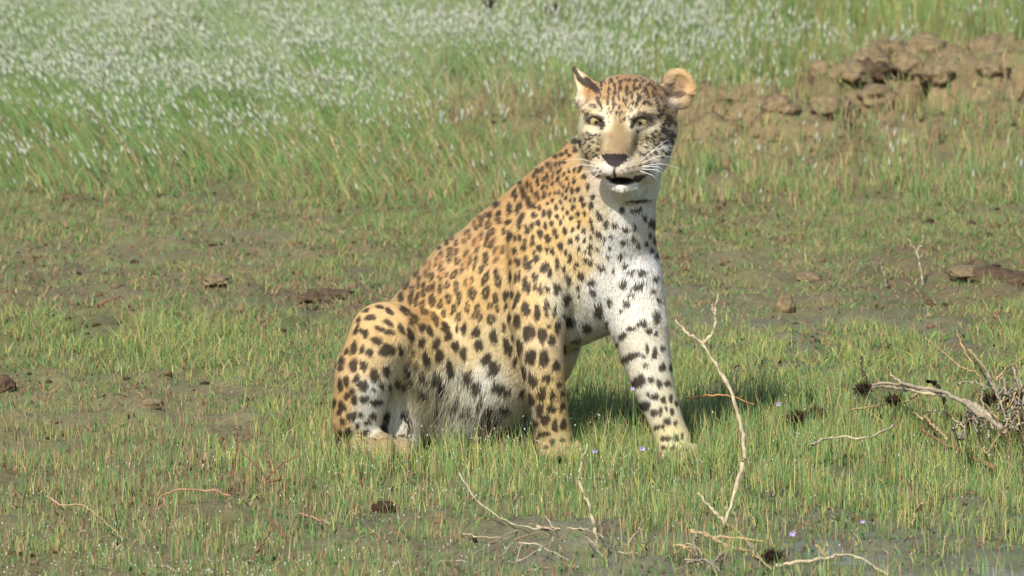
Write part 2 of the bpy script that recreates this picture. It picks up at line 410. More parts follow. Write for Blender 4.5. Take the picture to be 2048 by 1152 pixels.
# ------------------------------------------------------------------ the coat pattern
# marks: (x, y, width, height, tilt), read region by region; (ox, oy, scale) turns them into photo pixels
MARKS = {
 (640, 580, 3.2): '''385,108,60,22,15 445,135,60,35,35 325,175,75,38,-12 440,210,70,38,40 385,245,70,36,20 450,268,75,32,8 238,250,32,70,15
 292,275,40,60,0 268,258,30,40,0 365,322,80,55,0 432,378,105,80,15 525,250,30,90,-25 580,280,40,90,-25 520,375,30,70,-15 175,385,30,35,0 220,365,45,80,10
 272,380,38,55,0 320,395,60,45,40 140,450,42,70,0 135,495,38,50,0 95,480,28,60,0 215,478,62,85,0 285,475,50,72,0 350,530,60,95,-5 430,500,48,72,0
 168,580,45,65,0 130,605,40,80,0 235,562,45,58,15 275,603,72,65,0 395,598,42,50,-20 452,590,25,50,-20 345,635,30,25,0 84,610,18,80,0 175,675,45,50,0
 205,645,35,45,10 220,700,40,75,10 283,697,62,52,0 365,715,85,45,-5 90,720,28,65,0 140,745,55,70,0 120,780,25,40,0 75,795,30,65,10 145,838,35,50,0
 185,805,35,60,10 215,805,40,70,5 262,795,30,40,0 340,800,48,42,0 300,840,50,38,0 85,885,45,70,10 130,910,40,50,0 180,900,50,70,20 240,860,40,40,0
 285,915,75,45,-25 430,790,45,90,5 410,870,45,90,0 545,770,42,90,-10 570,850,30,70,-10 520,580,45,90,-20 250,190,30,40,30 300,130,40,24,-20''',
 (800, 580, 5.235): '''20,65,55,110,0 125,75,50,130,10 170,125,45,120,15 258,20,50,70,0 35,195,80,80,0 75,235,60,70,20 245,140,70,90,25 262,225,80,90,10
 345,110,70,130,10 430,140,55,100,15 515,80,60,90,0 625,75,55,140,5 565,190,50,120,10 465,238,58,95,10 140,305,85,130,15 352,270,50,90,10 382,325,55,95,10
 708,175,50,110,0 770,40,70,90,15 895,35,70,110,15 620,270,60,100,15 815,190,70,90,0 785,265,60,70,0 835,280,60,80,0 1000,95,60,90,0 945,160,60,60,0
 1020,185,40,90,0 1110,50,65,120,5 1175,40,45,100,5 1235,70,60,130,10 1205,150,40,90,15 1110,165,40,70,15 1320,180,95,160,0 960,300,90,110,-10
 1145,285,40,100,0 1230,315,80,140,0 235,385,80,100,35 310,425,70,120,-15 470,380,90,110,40 500,470,75,130,15 600,400,40,90,0 670,395,60,140,10
 800,425,95,110,10 985,480,90,140,-5 1095,375,45,90,-15 1185,470,35,100,0 1330,430,80,160,5 230,535,75,100,20 380,555,85,130,10 115,455,60,150,-20
 580,585,85,120,0 665,655,80,160,10 830,565,100,120,20 1130,580,90,190,-10 1255,570,75,150,-5 1350,680,70,130,0 285,705,75,150,-20 415,680,90,140,20
 105,855,60,240,-15 265,860,60,130,-30 265,1000,80,170,-30 530,800,65,180,-15 400,880,90,120,-10 450,960,100,120,0 715,870,100,150,10 815,965,100,130,-20
 910,710,110,120,0 985,790,110,150,-10 1290,830,70,140,0 1060,970,170,110,15 1150,1010,110,110,0 1300,1030,50,110,0 600,1070,80,120,0 710,1120,120,80,10
 430,1120,90,80,20 870,1110,80,100,0 1220,730,30,90,0 960,1190,140,90,10 1120,1200,120,100,0 1010,1270,200,60,-5 800,1330,120,60,0 480,1180,80,90,20''',
 (780, 400, 5.759): '''735,330,60,50,0 805,360,50,70,15 915,350,45,50,0 665,480,40,90,0 725,425,45,80,10 770,485,45,70,0 770,590,45,90,10 700,570,70,80,30
 690,660,60,110,0 780,700,70,90,25 745,850,70,110,25 590,470,40,80,0 520,510,50,90,0 490,600,50,50,0 575,540,40,60,0 330,690,60,120,30 480,870,60,100,0
 320,810,50,100,0 290,840,40,80,0 245,780,40,70,0 220,920,50,90,0 185,990,60,70,0 265,1020,60,110,0 340,930,45,160,0 395,970,40,90,0 395,1060,50,100,0
 460,1010,50,90,0 510,990,40,100,0 590,1010,60,110,0 665,970,50,110,10 770,990,60,140,10 795,1090,50,120,0 500,1120,70,90,0 680,1110,70,90,0
 955,1080,80,120,20 1100,900,70,170,20 1110,1060,90,140,15 990,710,45,170,15 1110,660,70,140,5 1060,790,60,90,25 1240,840,60,100,0 1245,940,60,120,0
 100,1040,40,60,0 130,1100,60,90,0 105,950,50,60,0 50,1100,60,80,0 240,1110,60,70,0 330,1090,40,70,0 1140,280,60,100,20 1195,350,60,70,0 1030,140,60,60,0
 1120,90,60,60,0 1230,40,80,80,0 1250,190,50,130,0 1215,1110,60,100,0 1000,320,40,50,0''',
 (960, 260, 5.236): '''795,135,50,40,0 745,190,80,50,-40 835,180,40,60,0 890,155,45,70,15 660,215,60,40,-30 1000,110,60,80,30 1050,130,30,90,0 1005,200,45,80,0
 910,225,35,60,0 945,260,50,35,-20 860,250,40,50,0 770,245,45,55,0 800,270,45,50,0 695,280,45,90,20 628,320,40,70,0 715,360,35,70,0 750,380,35,90,0
 800,355,35,60,0 843,340,30,60,0 885,330,35,50,0 615,420,55,60,0 575,465,45,60,20 665,405,35,70,0 515,400,60,130,10 500,450,40,80,15 615,530,40,110,0
 675,505,30,60,0 715,495,32,110,-8 770,460,30,80,10 820,430,25,60,0 850,410,20,50,0 885,455,30,60,10 940,420,35,45,0 1000,410,30,60,15 1060,400,40,90,25
 1100,480,50,65,0 995,525,40,60,0 920,500,35,50,0 820,510,35,80,10 765,560,25,60,0 850,555,30,50,20 455,640,55,150,-8 505,560,40,90,0 550,610,30,130,-10
 520,740,50,180,-12 600,660,30,90,10 665,590,35,80,15 710,590,25,50,15 675,680,40,90,10 620,700,30,80,10 365,650,45,90,20 385,690,35,80,0 430,540,40,80,10
 940,570,25,60,0 880,585,25,45,0 915,615,30,45,0 975,625,30,80,0 1038,615,50,60,0 790,650,22,50,0 830,640,22,55,0 865,670,28,50,0 735,670,25,50,0
 905,700,30,55,0 950,725,30,60,0 997,710,25,50,0 1070,720,40,90,0 1090,770,45,55,0 760,730,35,50,0 850,745,30,50,0 710,770,28,40,0 575,790,40,70,0
 630,810,30,70,0 800,805,45,60,0 870,815,25,50,0 980,800,45,60,0 915,855,35,40,0 320,820,60,130,5 405,810,40,120,10 440,780,30,90,0 205,865,50,70,25
 180,770,80,50,-30 110,885,60,70,0 210,945,50,80,0 305,955,90,50,-35 435,920,60,130,25 415,1000,50,90,0 570,885,60,60,0 670,870,45,80,0 730,870,55,90,0
 810,905,45,50,0 875,910,20,40,0 1025,870,35,70,0 1095,865,35,55,0 955,920,50,55,0 545,995,50,70,0 610,970,55,70,0 685,1000,42,80,0 750,975,45,65,0
 845,965,35,60,15 1040,955,35,45,0 1032,1008,35,50,0 970,1035,40,50,0 1090,1040,40,55,0 495,1035,60,100,-10 260,1060,40,80,10 315,1100,65,120,10
 890,1050,50,90,-10 780,1055,55,60,0 805,1105,45,60,0 630,1080,50,110,-15 555,1120,45,60,0 715,1125,60,70,0 420,1115,40,80,0 375,1120,30,80,0 150,1060,50,70,0
 25,950,40,120,10 90,1100,40,120,0 1020,1120,35,50,0 945,1140,40,30,0 1140,590,40,90,10''',
 (960, 440, 5.76): '''80,230,45,150,8 150,260,50,130,25 465,200,40,90,0 520,230,40,60,0 605,260,55,70,0 780,215,75,100,0 400,340,60,80,0 510,305,70,80,0 685,320,65,90,-10
 930,295,70,90,0 1045,240,50,80,0 1125,200,45,60,0 775,335,50,60,0 835,355,50,100,-5 990,370,40,70,0 1035,420,40,100,3 1140,315,40,65,0 625,370,35,60,0
 660,435,70,85,0 530,425,60,75,0 555,510,105,100,0 590,480,40,70,0 355,470,40,60,0 440,470,70,120,0 75,455,70,130,0 20,555,50,90,25 890,485,55,130,0
 960,540,48,75,0 1110,490,55,90,0 765,505,65,75,0 735,550,70,90,0 805,590,55,95,0 640,640,80,95,0 195,610,70,110,0 215,700,70,150,0 80,640,50,130,15
 35,705,40,90,0 350,640,35,140,0 415,665,40,120,0 460,640,35,140,5 1010,650,80,105,0 1140,620,45,90,0 525,720,55,170,8 565,770,60,130,-8 645,760,40,100,0
 705,785,60,120,0 775,775,50,85,0 875,760,80,130,0 985,870,110,125,0 1125,750,35,60,0 660,1000,65,100,0 660,1075,65,120,0 765,955,60,110,0 765,1060,35,60,0
 850,1010,40,130,10 960,1060,70,50,40''',
 (1100, 380, 4.8): '''420,50,55,40,-30 400,135,50,75,-5 480,235,90,45,45 540,290,45,70,0 395,290,40,60,0 412,345,28,50,0 470,400,55,70,-25 392,435,22,40,0 335,465,35,35,0
 590,415,30,40,0 525,455,20,45,0 705,470,75,45,5 800,435,35,45,0 845,490,35,50,0 610,305,70,40,15 730,345,70,40,15 810,335,40,45,0 390,515,40,50,0
 455,535,35,40,0 568,522,35,35,0 345,562,30,35,0 380,570,22,40,0 565,607,55,40,0 682,605,45,65,0 335,645,40,70,0 385,660,38,65,0 485,715,100,55,20
 610,740,40,60,0 730,690,50,60,0 790,745,70,45,0 885,755,85,60,-20 1005,815,60,60,0 295,800,68,85,0 390,858,75,80,0 410,950,55,65,0 265,910,35,60,0
 265,975,22,40,0 710,855,75,75,0 860,880,150,50,-22 790,965,75,38,0 985,940,60,50,-30 735,1045,60,65,0 565,1050,45,85,0 455,1110,70,100,20 680,1115,40,40,0
 1040,1040,40,60,0 825,185,110,46,-10 690,180,60,50,0 850,90,230,30,-8 955,285,40,80,0 900,240,40,60,0 990,300,50,80,0 960,400,30,60,0 970,540,40,60,0 1010,600,40,60,0
 925,480,30,60,0 1000,450,36,80,0''',
 (980, 560, 3.033): '''165,245,45,85,0 240,308,70,105,0 318,328,55,105,0 405,270,35,90,0 375,362,45,75,0 355,270,20,30,0 180,390,42,90,0 250,450,65,85,0 328,475,65,90,0
 400,515,45,65,0 198,537,38,85,0 258,587,55,80,0 350,582,52,55,0 415,612,30,30,0 312,662,55,80,0 378,680,42,48,0 438,668,25,35,0 248,703,42,75,0 298,757,50,75,0
 362,755,40,70,0 385,780,38,40,0 437,757,32,70,0 335,845,55,90,0 393,885,40,75,0 445,875,38,65,0 205,665,30,70,0 265,835,40,50,0 310,935,55,35,0 350,930,35,25,0
 378,985,30,50,0 440,970,30,28,0 500,965,45,40,40 340,1015,30,25,0 155,475,25,60,0 650,175,50,85,0 720,115,30,50,0 690,245,28,50,0 575,268,48,60,0 520,350,40,45,0
 475,235,60,60,0 445,420,55,45,-20 620,55,35,45,0 830,115,42,42,0 1005,210,45,80,15 918,248,58,55,0 855,280,60,30,0 800,325,60,40,-35 760,380,50,30,-50
 960,300,45,45,-35 1005,320,25,40,0 952,415,22,60,0 1045,410,28,40,0 998,440,35,70,10 930,460,25,25,0 845,465,140,42,-28 790,500,50,50,-40 945,513,40,22,0
 1045,525,45,48,0 1100,520,30,55,0 900,610,90,70,-20 975,600,45,35,0 1025,625,32,55,0 1075,625,35,45,0 1118,600,20,50,0 998,705,45,50,0 958,690,22,22,0
 1050,722,32,52,0 1095,715,25,45,0 930,762,78,65,0 995,803,45,45,0 1033,795,18,60,0 1068,778,16,25,0 1103,797,25,42,0 1130,750,20,40,0 1075,855,45,50,0
 1050,885,22,35,0 1125,865,22,38,0 1050,960,32,38,0 1080,960,32,42,0 1128,958,35,48,0 1165,945,20,40,0 1050,1018,30,28,0 1110,1020,28,30,0 1178,1025,28,22,0 1015,890,50,30,-20''',
 (1100, 100, 3.388): '''770,545,40,45,0 800,580,50,55,0 760,605,45,36,0 720,635,28,30,0 690,620,24,28,0 690,660,24,24,0 818,620,20,50,0 650,690,26,24,0 735,600,24,24,0 640,655,20,22,0
 790,500,30,34,0 745,540,26,40,15 715,440,18,70,-15 740,430,26,34,0 765,470,22,40,0 800,470,20,40,0 612,610,16,18,0 640,590,16,18,0 680,560,16,20,0 700,545,14,18,0 605,640,14,16,0
 590,560,12,16,0 720,570,16,20,0 280,600,22,18,30 300,620,30,14,30 275,640,24,14,20 320,570,14,14,0 260,560,14,20,0 300,590,14,14,0 250,610,12,20,0
 575,275,44,30,20 550,320,20,50,-10 600,330,22,50,-20 640,290,24,40,-15 650,340,22,44,-20 610,260,20,30,0 690,330,22,50,-20 700,380,18,50,-15 660,390,30,26,0 630,375,36,22,0
 520,270,20,40,0 520,310,18,40,0 480,270,22,40,0 440,300,20,44,10 430,340,20,44,15 470,330,16,36,0 500,350,16,36,0 440,380,26,30,0 470,400,22,30,0 420,430,14,26,0 450,440,18,26,0
 475,440,14,26,0 430,400,16,30,0 400,330,16,50,15 400,280,18,44,10 440,250,22,34,0 480,225,36,24,0 530,215,40,26,0 580,220,40,24,0 630,230,34,24,0 670,260,24,36,-15 700,290,22,40,-20
 350,240,24,44,0 350,380,18,30,0 320,390,18,22,0 340,350,14,30,10 300,380,14,20,0 580,380,18,40,0 590,350,16,40,0 560,370,14,30,0 730,350,18,44,-15 760,400,16,30,0 420,215,30,26,0
 350,820,16,9,15 340,850,18,9,15 330,800,14,8,15 380,840,14,8,10 480,810,16,8,-10 520,800,18,9,-12 560,790,22,9,-15 600,780,24,10,-18 500,835,18,8,-5 545,830,22,9,-10 590,820,26,10,-14
 640,800,30,10,-18 620,845,40,14,-15 650,820,36,12,-18 580,860,30,12,-8 640,770,30,9,-20 690,760,40,8,-20''',
}
RINGS = {
 (780, 400, 5.759): '''890,240,130,110,35 1025,245,110,140,15 890,420,90,150,25 1015,480,100,240,20 1160,460,120,190,20 575,690,100,210,15 430,760,90,200,5 615,850,110,130,10
 880,700,100,300,15 920,960,110,190,15 1150,170,90,110,0''',
 (960, 440, 5.76): '215,370,110,230,18',
 (800, 580, 5.235): '145,700,80,180,-10',
}
def parse(d):
    out = []
    for (ox, oy, sc), txt in d.items():
        for e in txt.split():
            x, y, w, h, a = map(float, e.split(','))
            out.append((ox + x / sc, oy + y / sc, w / sc / 2, h / sc / 2, math.radians(a)))
    return out
SPOTS = parse(MARKS); RING = parse(RINGS)
bvh = BVHTree.FromPolygons([tuple(v) for v in LV], [tuple(q) for q in LQ.tolist()])
def hit(px, py):
    d = ray(px, py); r = bvh.ray_cast(Vector(CAM), Vector(d / np.linalg.norm(d)))
    return None if r[0] is None else np.array(r[0])

# coat ground colour, at places on the animal
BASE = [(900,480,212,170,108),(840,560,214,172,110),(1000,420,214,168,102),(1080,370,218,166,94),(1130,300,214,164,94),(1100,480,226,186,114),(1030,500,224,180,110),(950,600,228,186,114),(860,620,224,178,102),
 (930,690,232,204,146),(860,690,228,196,132),(1000,690,234,210,155),(900,770,238,228,200),(980,760,240,232,210),(850,780,232,218,178),(930,860,228,222,205),(1030,835,225,220,205),(1020,880,120,96,72),(1000,890,120,96,72),(1040,890,120,96,72),(760,650,224,184,116),(700,700,222,180,112),  # far hind paw darkened: shade under the belly put into its colour
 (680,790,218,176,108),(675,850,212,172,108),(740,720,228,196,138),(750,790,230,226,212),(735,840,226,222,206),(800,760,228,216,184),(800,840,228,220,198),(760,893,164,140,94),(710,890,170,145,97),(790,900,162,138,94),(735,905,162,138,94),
 (1230,480,238,234,222),(1200,570,236,232,218),(1270,520,236,232,222),(1150,520,230,198,136),(1165,430,230,190,118),(1180,480,232,214,174),(1150,350,224,176,106),(1200,420,232,214,176),(1240,420,234,228,212),
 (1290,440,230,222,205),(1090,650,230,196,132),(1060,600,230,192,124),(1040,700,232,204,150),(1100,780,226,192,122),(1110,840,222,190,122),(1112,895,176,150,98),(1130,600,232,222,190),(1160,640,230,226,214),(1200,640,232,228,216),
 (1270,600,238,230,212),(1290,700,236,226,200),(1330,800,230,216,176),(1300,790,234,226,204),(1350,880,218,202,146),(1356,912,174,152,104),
 (1250,175,166,128,80),(1215,190,178,140,88),(1300,190,176,138,86),(1250,215,184,147,94),(1328,230,184,146,96),(1238,255,150,122,80),(1235,290,150,124,84),(1224,275,156,128,86),(1248,275,154,127,86),(1222,298,158,131,92),(1246,298,154,128,88),(1240,236,172,141,92),(1240,262,154,127,84),(1232,302,156,130,96),(1208,285,190,168,122),(1264,285,188,166,120),(1200,318,210,188,148),(1205,300,200,172,120),(1180,245,206,186,140),(1180,280,206,190,146),(1190,310,206,184,138),
 (1205,335,240,224,204),(1222,338,240,224,206),(1255,330,236,214,184),(1275,325,214,190,150),(1240,390,228,222,206),(1275,385,226,222,208),(1295,275,206,186,142),(1310,270,204,180,134),(1300,300,212,198,170),(1325,290,222,214,196),(1310,340,228,224,210),(1195,222,226,204,158),(1282,222,220,190,144),
 (1190,258,230,216,178),(1176,249,226,210,170),(1296,257,226,208,170),(1306,246,224,204,164),(1275,262,214,196,156),(1209,226,236,218,176),(1210,254,236,218,176),(1263,226,232,212,172),(1262,250,230,210,170),(1211,240,236,218,176),(1262,235,226,204,164),(1210,205,200,164,108),(1182,185,205,150,84),(1158,200,232,214,180),(1152,175,228,204,158),(1360,150,214,178,120),(1360,172,172,138,98),(1356,195,180,146,104),(1340,205,226,206,178),(1375,185,220,180,116)]
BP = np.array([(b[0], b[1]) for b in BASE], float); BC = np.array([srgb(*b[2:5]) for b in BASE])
SPOT_COL = np.array([0.034, 0.026, 0.019])
rng = np.random.default_rng(7)
spot_data = []
fr = np.random.default_rng(15)
for gx_ in np.arange(1196, 1330, 8.0):
    for gy_ in np.arange(160, 228, 10.0):
        x_ = gx_ + fr.normal(0, 2.4); y_ = gy_ + fr.normal(0, 2.6)
        if 1226 < x_ < 1254 and y_ > 216: continue
        if fr.random() < .62: SPOTS.append((x_, y_, fr.uniform(1.2, 2.3), fr.uniform(2.2, 4.4), fr.normal(0, .35) + (x_ - 1250) * -.004))
for _ in range(70):
    x_ = fr.uniform(1292, 1348); y_ = fr.uniform(232, 312)
    if x_ > 1300 + abs(y_ - 275) * .2 and not (y_ < 262 and x_ < 1318): SPOTS.append((x_, y_, fr.uniform(2, 4.2), fr.uniform(2.2, 4.6), fr.normal(0, .5)))
for _ in range(46):
    SPOTS.append((fr.uniform(1166, 1202), fr.uniform(262, 316), fr.uniform(1.2, 2.4), fr.uniform(1.1, 2.0), fr.normal(.4, .4)))
for _ in range(34):
    SPOTS.append((fr.uniform(1268, 1306), fr.uniform(262, 312), fr.uniform(1.2, 2.4), fr.uniform(1.2, 2.2), fr.normal(-.3, .4)))
for _ in range(26):
    SPOTS.append((fr.uniform(1215, 1262), fr.uniform(222, 248), fr.uniform(.8, 1.5), fr.uniform(1.2, 2.2), 0.0))
for x, y, w, h, a in SPOTS:
    c = hit(x, y)
    if c is not None: spot_data.append((x, y, w, h, a, c, rng.uniform(0, 6.28, 3), False))
for x, y, w, h, a in RING:
    c = hit(x, y)
    if c is not None: spot_data.append((x, y, w, h, a, c, rng.uniform(0, 6.28, 3), True))
# marks for the sides the photograph does not show
away = np.where((LN @ FWD > 0.05))[0]
far_spots = []
for i in rng.permutation(away):
    p = LV[i]
    if all((p - q) @ (p - q) > 0.034 ** 2 for q in far_spots): far_spots.append(p)
    if len(far_spots) > 420: break
def in_poly(px, py, poly):
    ins = np.zeros(len(px), bool); n = len(poly); j = n - 1
    for i in range(n):
        xi, yi = poly[i]; xj, yj = poly[j]
        c = ((yi > py) != (yj > py)) & (px < (xj - xi) * (py - yi) / (yj - yi + 1e-9) + xi); ins ^= c; j = i
    return ins
def coat(p, n, jitter=0.0):
    """albedo for points p with normals n"""
    px, py, dz = project(p)
    if jitter:
        px = px + rng.normal(0, jitter, len(p)); py = py + rng.normal(0, jitter, len(p))
    wsum = np.zeros(len(p)); col = np.zeros((len(p), 3))
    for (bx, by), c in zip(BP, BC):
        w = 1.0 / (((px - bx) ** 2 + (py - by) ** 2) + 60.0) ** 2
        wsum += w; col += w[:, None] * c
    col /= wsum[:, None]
    lum = col @ np.array([.3, .6, .1]); col = (col * .9 + lum[:, None] * .1) * 0.89
    # far side: tan above, pale below
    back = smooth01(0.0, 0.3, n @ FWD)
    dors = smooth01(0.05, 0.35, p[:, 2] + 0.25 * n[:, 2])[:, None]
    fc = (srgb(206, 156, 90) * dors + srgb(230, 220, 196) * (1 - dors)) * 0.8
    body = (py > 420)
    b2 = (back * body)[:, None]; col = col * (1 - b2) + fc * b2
    mask = np.zeros(len(p)); warm = np.zeros(len(p))
    order = np.argsort(px); sx = px[order]
    wob = hashnoise(p, 140, 3, 2) - 0.5
    for x, y, w, h, a, c, ph, ring in spot_data:
        g = 1.04 if (y < 400 and x > 1165) else ((.9 if y > 770 and 820 < x < 1060 else 1.06) if x < 1060 and y > 420 else 1.10)
        w = w * g + 0.5; h = h * g + 0.5
        R = max(w, h) * 1.35
        i0, i1 = np.searchsorted(sx, [x - R, x + R]); s = order[i0:i1]
        s = s[np.abs(py[s] - y) < R]
        if len(s) == 0: continue
        d3 = p[s] - c; near = (d3 * d3).sum(1) < (R * 0.0012 + 0.03) ** 2
        s = s[near]
        dx = px[s] - x; dy = py[s] - y; ca, sa = math.cos(a), math.sin(a)
        u = (dx * ca + dy * sa) / w; v = (-dx * sa + dy * ca) / h
        # the tilt is about the long axis: positive leans right at the top
        th = np.arctan2(v, u)
        r = np.sqrt(u * u + v * v) / (1 + 0.10 * np.sin(2 * th + ph[0]) + 0.10 * np.sin(3 * th + ph[1]) + 0.05 * np.sin(5 * th + ph[2])) + wob[s] * 0.35
        soft = min(0.30, 2.2 / min(w, h) + 0.06)
        if ring:
            m = (1 - smooth01(0.92 - soft, 0.92 + soft, r)) * smooth01(0.50 - soft, 0.50 + soft, r)
            m *= smooth01(-0.9, -0.4, np.sin(3 * th + ph[1]))
            warm[s] = np.maximum(warm[s], 1 - smooth01(0.5, 0.8, r))
        else:
            m = 1 - smooth01(0.96 - soft, 0.96 + soft, r)
            if 810 < x < 1012 and 430 < y < 650 and min(w, h) > 4.2: m = m * (1 - .42 * (1 - smooth01(.15, .62, r)))
        mask[s] = np.maximum(mask[s], m)
    fm = np.where((n @ FWD) > 0.0)[0]
    if len(fm):
        q = p[fm]; best = np.full(len(fm), 9.0)
        for c in far_spots:
            d = q - c; best = np.minimum(best, (d * d).sum(1))
        rr = np.sqrt(best) / 0.0125 + wob[fm] * 0.8
        mask[fm] = np.maximum(mask[fm], (1 - smooth01(0.8, 1.1, rr)) * smooth01(0.02, 0.12, (n @ FWD)[fm]))
    # rosette centres are a darker tan along the back
    col *= (1 - warm[:, None] * np.array([0.12, 0.25, 0.35]))
    # face: ears, eyes, nose, lips
    f = (py < 430) & (px > 1130)
    dark = np.zeros(len(p)); nose = np.zeros(len(p))
    blk = in_poly(px, py, [(1143, 130), (1153, 134), (1162, 152), (1180, 157), (1204, 184), (1196, 192), (1176, 180), (1160, 168), (1148, 148)])
    dark[blk & f] = 1
    pink = in_poly(px, py, [(1156, 143), (1168, 147), (1181, 158), (1165, 156)]); dark[pink & f] = 0
    e = lambda x, y, w, h, a=0.0: np.hypot(((px - x) * math.cos(a) + (py - y) * math.sin(a)) / w, (-(px - x) * math.sin(a) + (py - y) * math.cos(a)) / h)
    def add(arr, r, lo=0.8, hi=1.1, amt=1.0): arr[:] = np.maximum(arr, (1 - smooth01(lo, hi, r)) * f * amt)
    add(dark, e(1193, 241, 19.5, 12, .08)); add(dark, e(1207, 252, 6, 9, 0.3)); add(dark, e(1280, 242, 21, 12.5, -.08)); add(dark, e(1265, 250, 5, 12, 0.35)); add(dark, e(1290, 233, 20, 6, 0.15), amt=.85)
    add(dark, e(1352, 191, 25, 8, 0.1), .5, 1.1, .85); add(dark, e(1376, 197, 6, 6), .5, 1.1, .9); add(dark, e(1328, 180, 9, 16, .5), .5, 1.2, .75)  # dark ear marks, plus the lower shadow band painted across the ear
    add(dark, e(1360, 180, 16, 9), .3, 1.3, .45)  # shadow in the middle of the ear cup put into the colour
    # lips and the open mouth
    add(dark, e(1244, 362, 28, 8.5, .04)); add(dark, e(1230, 348, 3.5, 13)); add(dark, e(1276, 357, 11, 8, -.5)); add(dark, e(1217, 356, 7, 5, .6))
    add(dark, e(1275, 398, 28, 4, -0.15), .7, 1.2, .9)
    nose_m = in_poly(px, py, [(1203, 310), (1216, 306), (1230, 307), (1246, 306), (1257, 310), (1254, 319), (1242, 330), (1231, 336), (1220, 331), (1208, 321)]) & f
    m = np.maximum(mask * 0.96, dark * 0.97)[:, None]
    sp = SPOT_COL * (1 + 0.8 * hashnoise(p, 60, 5, 2)[:, None])
    col = col * (1 - m) + sp * m
    col[nose_m] = np.array([0.040, 0.030, 0.028])
    return np.clip(col, 0, 1), np.maximum(mask, dark), nose_m
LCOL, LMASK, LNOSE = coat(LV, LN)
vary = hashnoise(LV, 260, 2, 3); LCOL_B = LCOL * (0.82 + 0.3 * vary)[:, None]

leopard = empty('leopard', P(1024, 905, 0.1) * [1, 1, 0], 'spotted leopard sitting in short grass with its head turned to the viewer', 'leopard')
inv = Matrix.Translation(-leopard.location)
def leo_part(name, me, mat, parent=leopard):
    o = link(name, me, mat, parent); o.matrix_parent_inverse = inv if parent is leopard else inv
    return o
body_mat = mat_attr('leopard_skin', rough=0.75, spec=0.15, noise=0.12, nscale=700)
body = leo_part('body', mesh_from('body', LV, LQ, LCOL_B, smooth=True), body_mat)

# ------------------------------------------------------------------ fur
LT = np.concatenate([LQ[:, [0, 1, 2]], LQ[:, [0, 2, 3]]])
A, B, C = LV[LT[:, 0]], LV[LT[:, 1]], LV[LT[:, 2]]
area = 0.5 * np.linalg.norm(np.cross(B - A, C - A), axis=1)
cen = (A + B + C) / 3
tpx, tpy, _ = project(cen)
facing = -(LN[LT[:, 0]] @ FWD)
wgt = area * np.where(facing > -0.35, 1.0, 0.35)
wgt *= np.where((tpy < 400) & (tpx > 1140), 2.4, 1.0)
inmouth = (np.hypot((tpx - 1247) / 42, (tpy - 360) / 13) < 1) | LNOSE[LT[:, 0]]
for ex, ey, ed in EYES: inmouth |= np.hypot((tpx - ex) / 16, (tpy - ey) / 11) < 1
wgt[inmouth] = 0
NH = 300000
pick = rng.choice(len(LT), NH, p=wgt / wgt.sum())
u, v = rng.random(NH), rng.random(NH); fl = u + v > 1; u[fl] = 1 - u[fl]; v[fl] = 1 - v[fl]
root = A[pick] + u[:, None] * (B - A)[pick] + v[:, None] * (C - A)[pick]
nrm = LN[LT[pick, 0]] * (1 - u - v)[:, None] + LN[LT[pick, 1]] * u[:, None] + LN[LT[pick, 2]] * v[:, None]
nrm /= np.linalg.norm(nrm, axis=1)[:, None] + 1e-9
hx, hy, _ = project(root)
# flow of the hair (x, depth, z), as pixels lie on the animal
FLOW = [(900,500,-.6,.3,-.75),(1000,450,-.6,.3,-.7),(1100,330,-.5,.3,-.8),(850,600,-.5,.2,-.85),(950,650,-.35,.1,-.9),(1050,520,-.35,.1,-.93),(1120,450,-.25,-.1,-.95),(1000,760,-.35,-.1,-.9),(900,800,-.1,-.2,-.95),(950,850,-.1,-.2,-1),
 (760,640,-.7,0,-.6),(690,720,-.45,0,-.9),(680,840,-.2,0,-1),(750,800,-.1,0,-1),(800,800,.0,-.1,-1),(760,890,.3,-.7,-.4),(1090,680,-.05,0,-1),(1100,850,.05,0,-1),(1110,895,.2,-.8,-.4),(1290,700,.2,0,-1),(1330,830,.25,0,-1),(1355,900,.2,-.8,-.4),
 (1230,450,.0,-.1,-1),(1200,560,.25,-.1,-1),(1270,540,-.35,-.1,-.9),(1180,620,.3,-.1,-.9),(1300,480,.2,.1,-1),
 (1240,290,0,.5,.8),(1240,230,0,.5,.9),(1215,180,-.3,.6,.8),(1290,180,.3,.6,.8),(1180,260,-.7,.6,-.3),(1175,300,-.7,.5,-.6),(1310,270,.7,.6,-.3),(1320,310,.7,.5,-.6),(1205,335,-.8,.5,-.3),(1265,335,.8,.5,-.3),(1250,390,.1,.3,-1),
 (1165,170,-.5,.1,.9),(1158,205,-.9,.1,-.1),(1360,170,.5,.2,.9),(1345,210,.6,0,.2),(1336,186,.9,-.35,.35)]
fw = np.zeros(NH); fd = np.zeros((NH, 3))
for fx, fy, a, b, c in FLOW:
    w = 1.0 / (((hx - fx) ** 2 + (hy - fy) ** 2) + 200.0) ** 2
    fw += w; fd += w[:, None] * (np.array([a, b, c]) / math.sqrt(a * a + b * b + c * c))
fd /= fw[:, None]
fd += rng.normal(0, 0.16, (NH, 3))
clump = np.stack([hashnoise(root, 90, 11 + i, 2) - 0.5 for i in range(3)], 1)
fd += clump * np.where(hy > 740, .8, .35)[:, None]
fd -= (fd * nrm).sum(1)[:, None] * nrm
fd /= np.linalg.norm(fd, axis=1)[:, None] + 1e-9
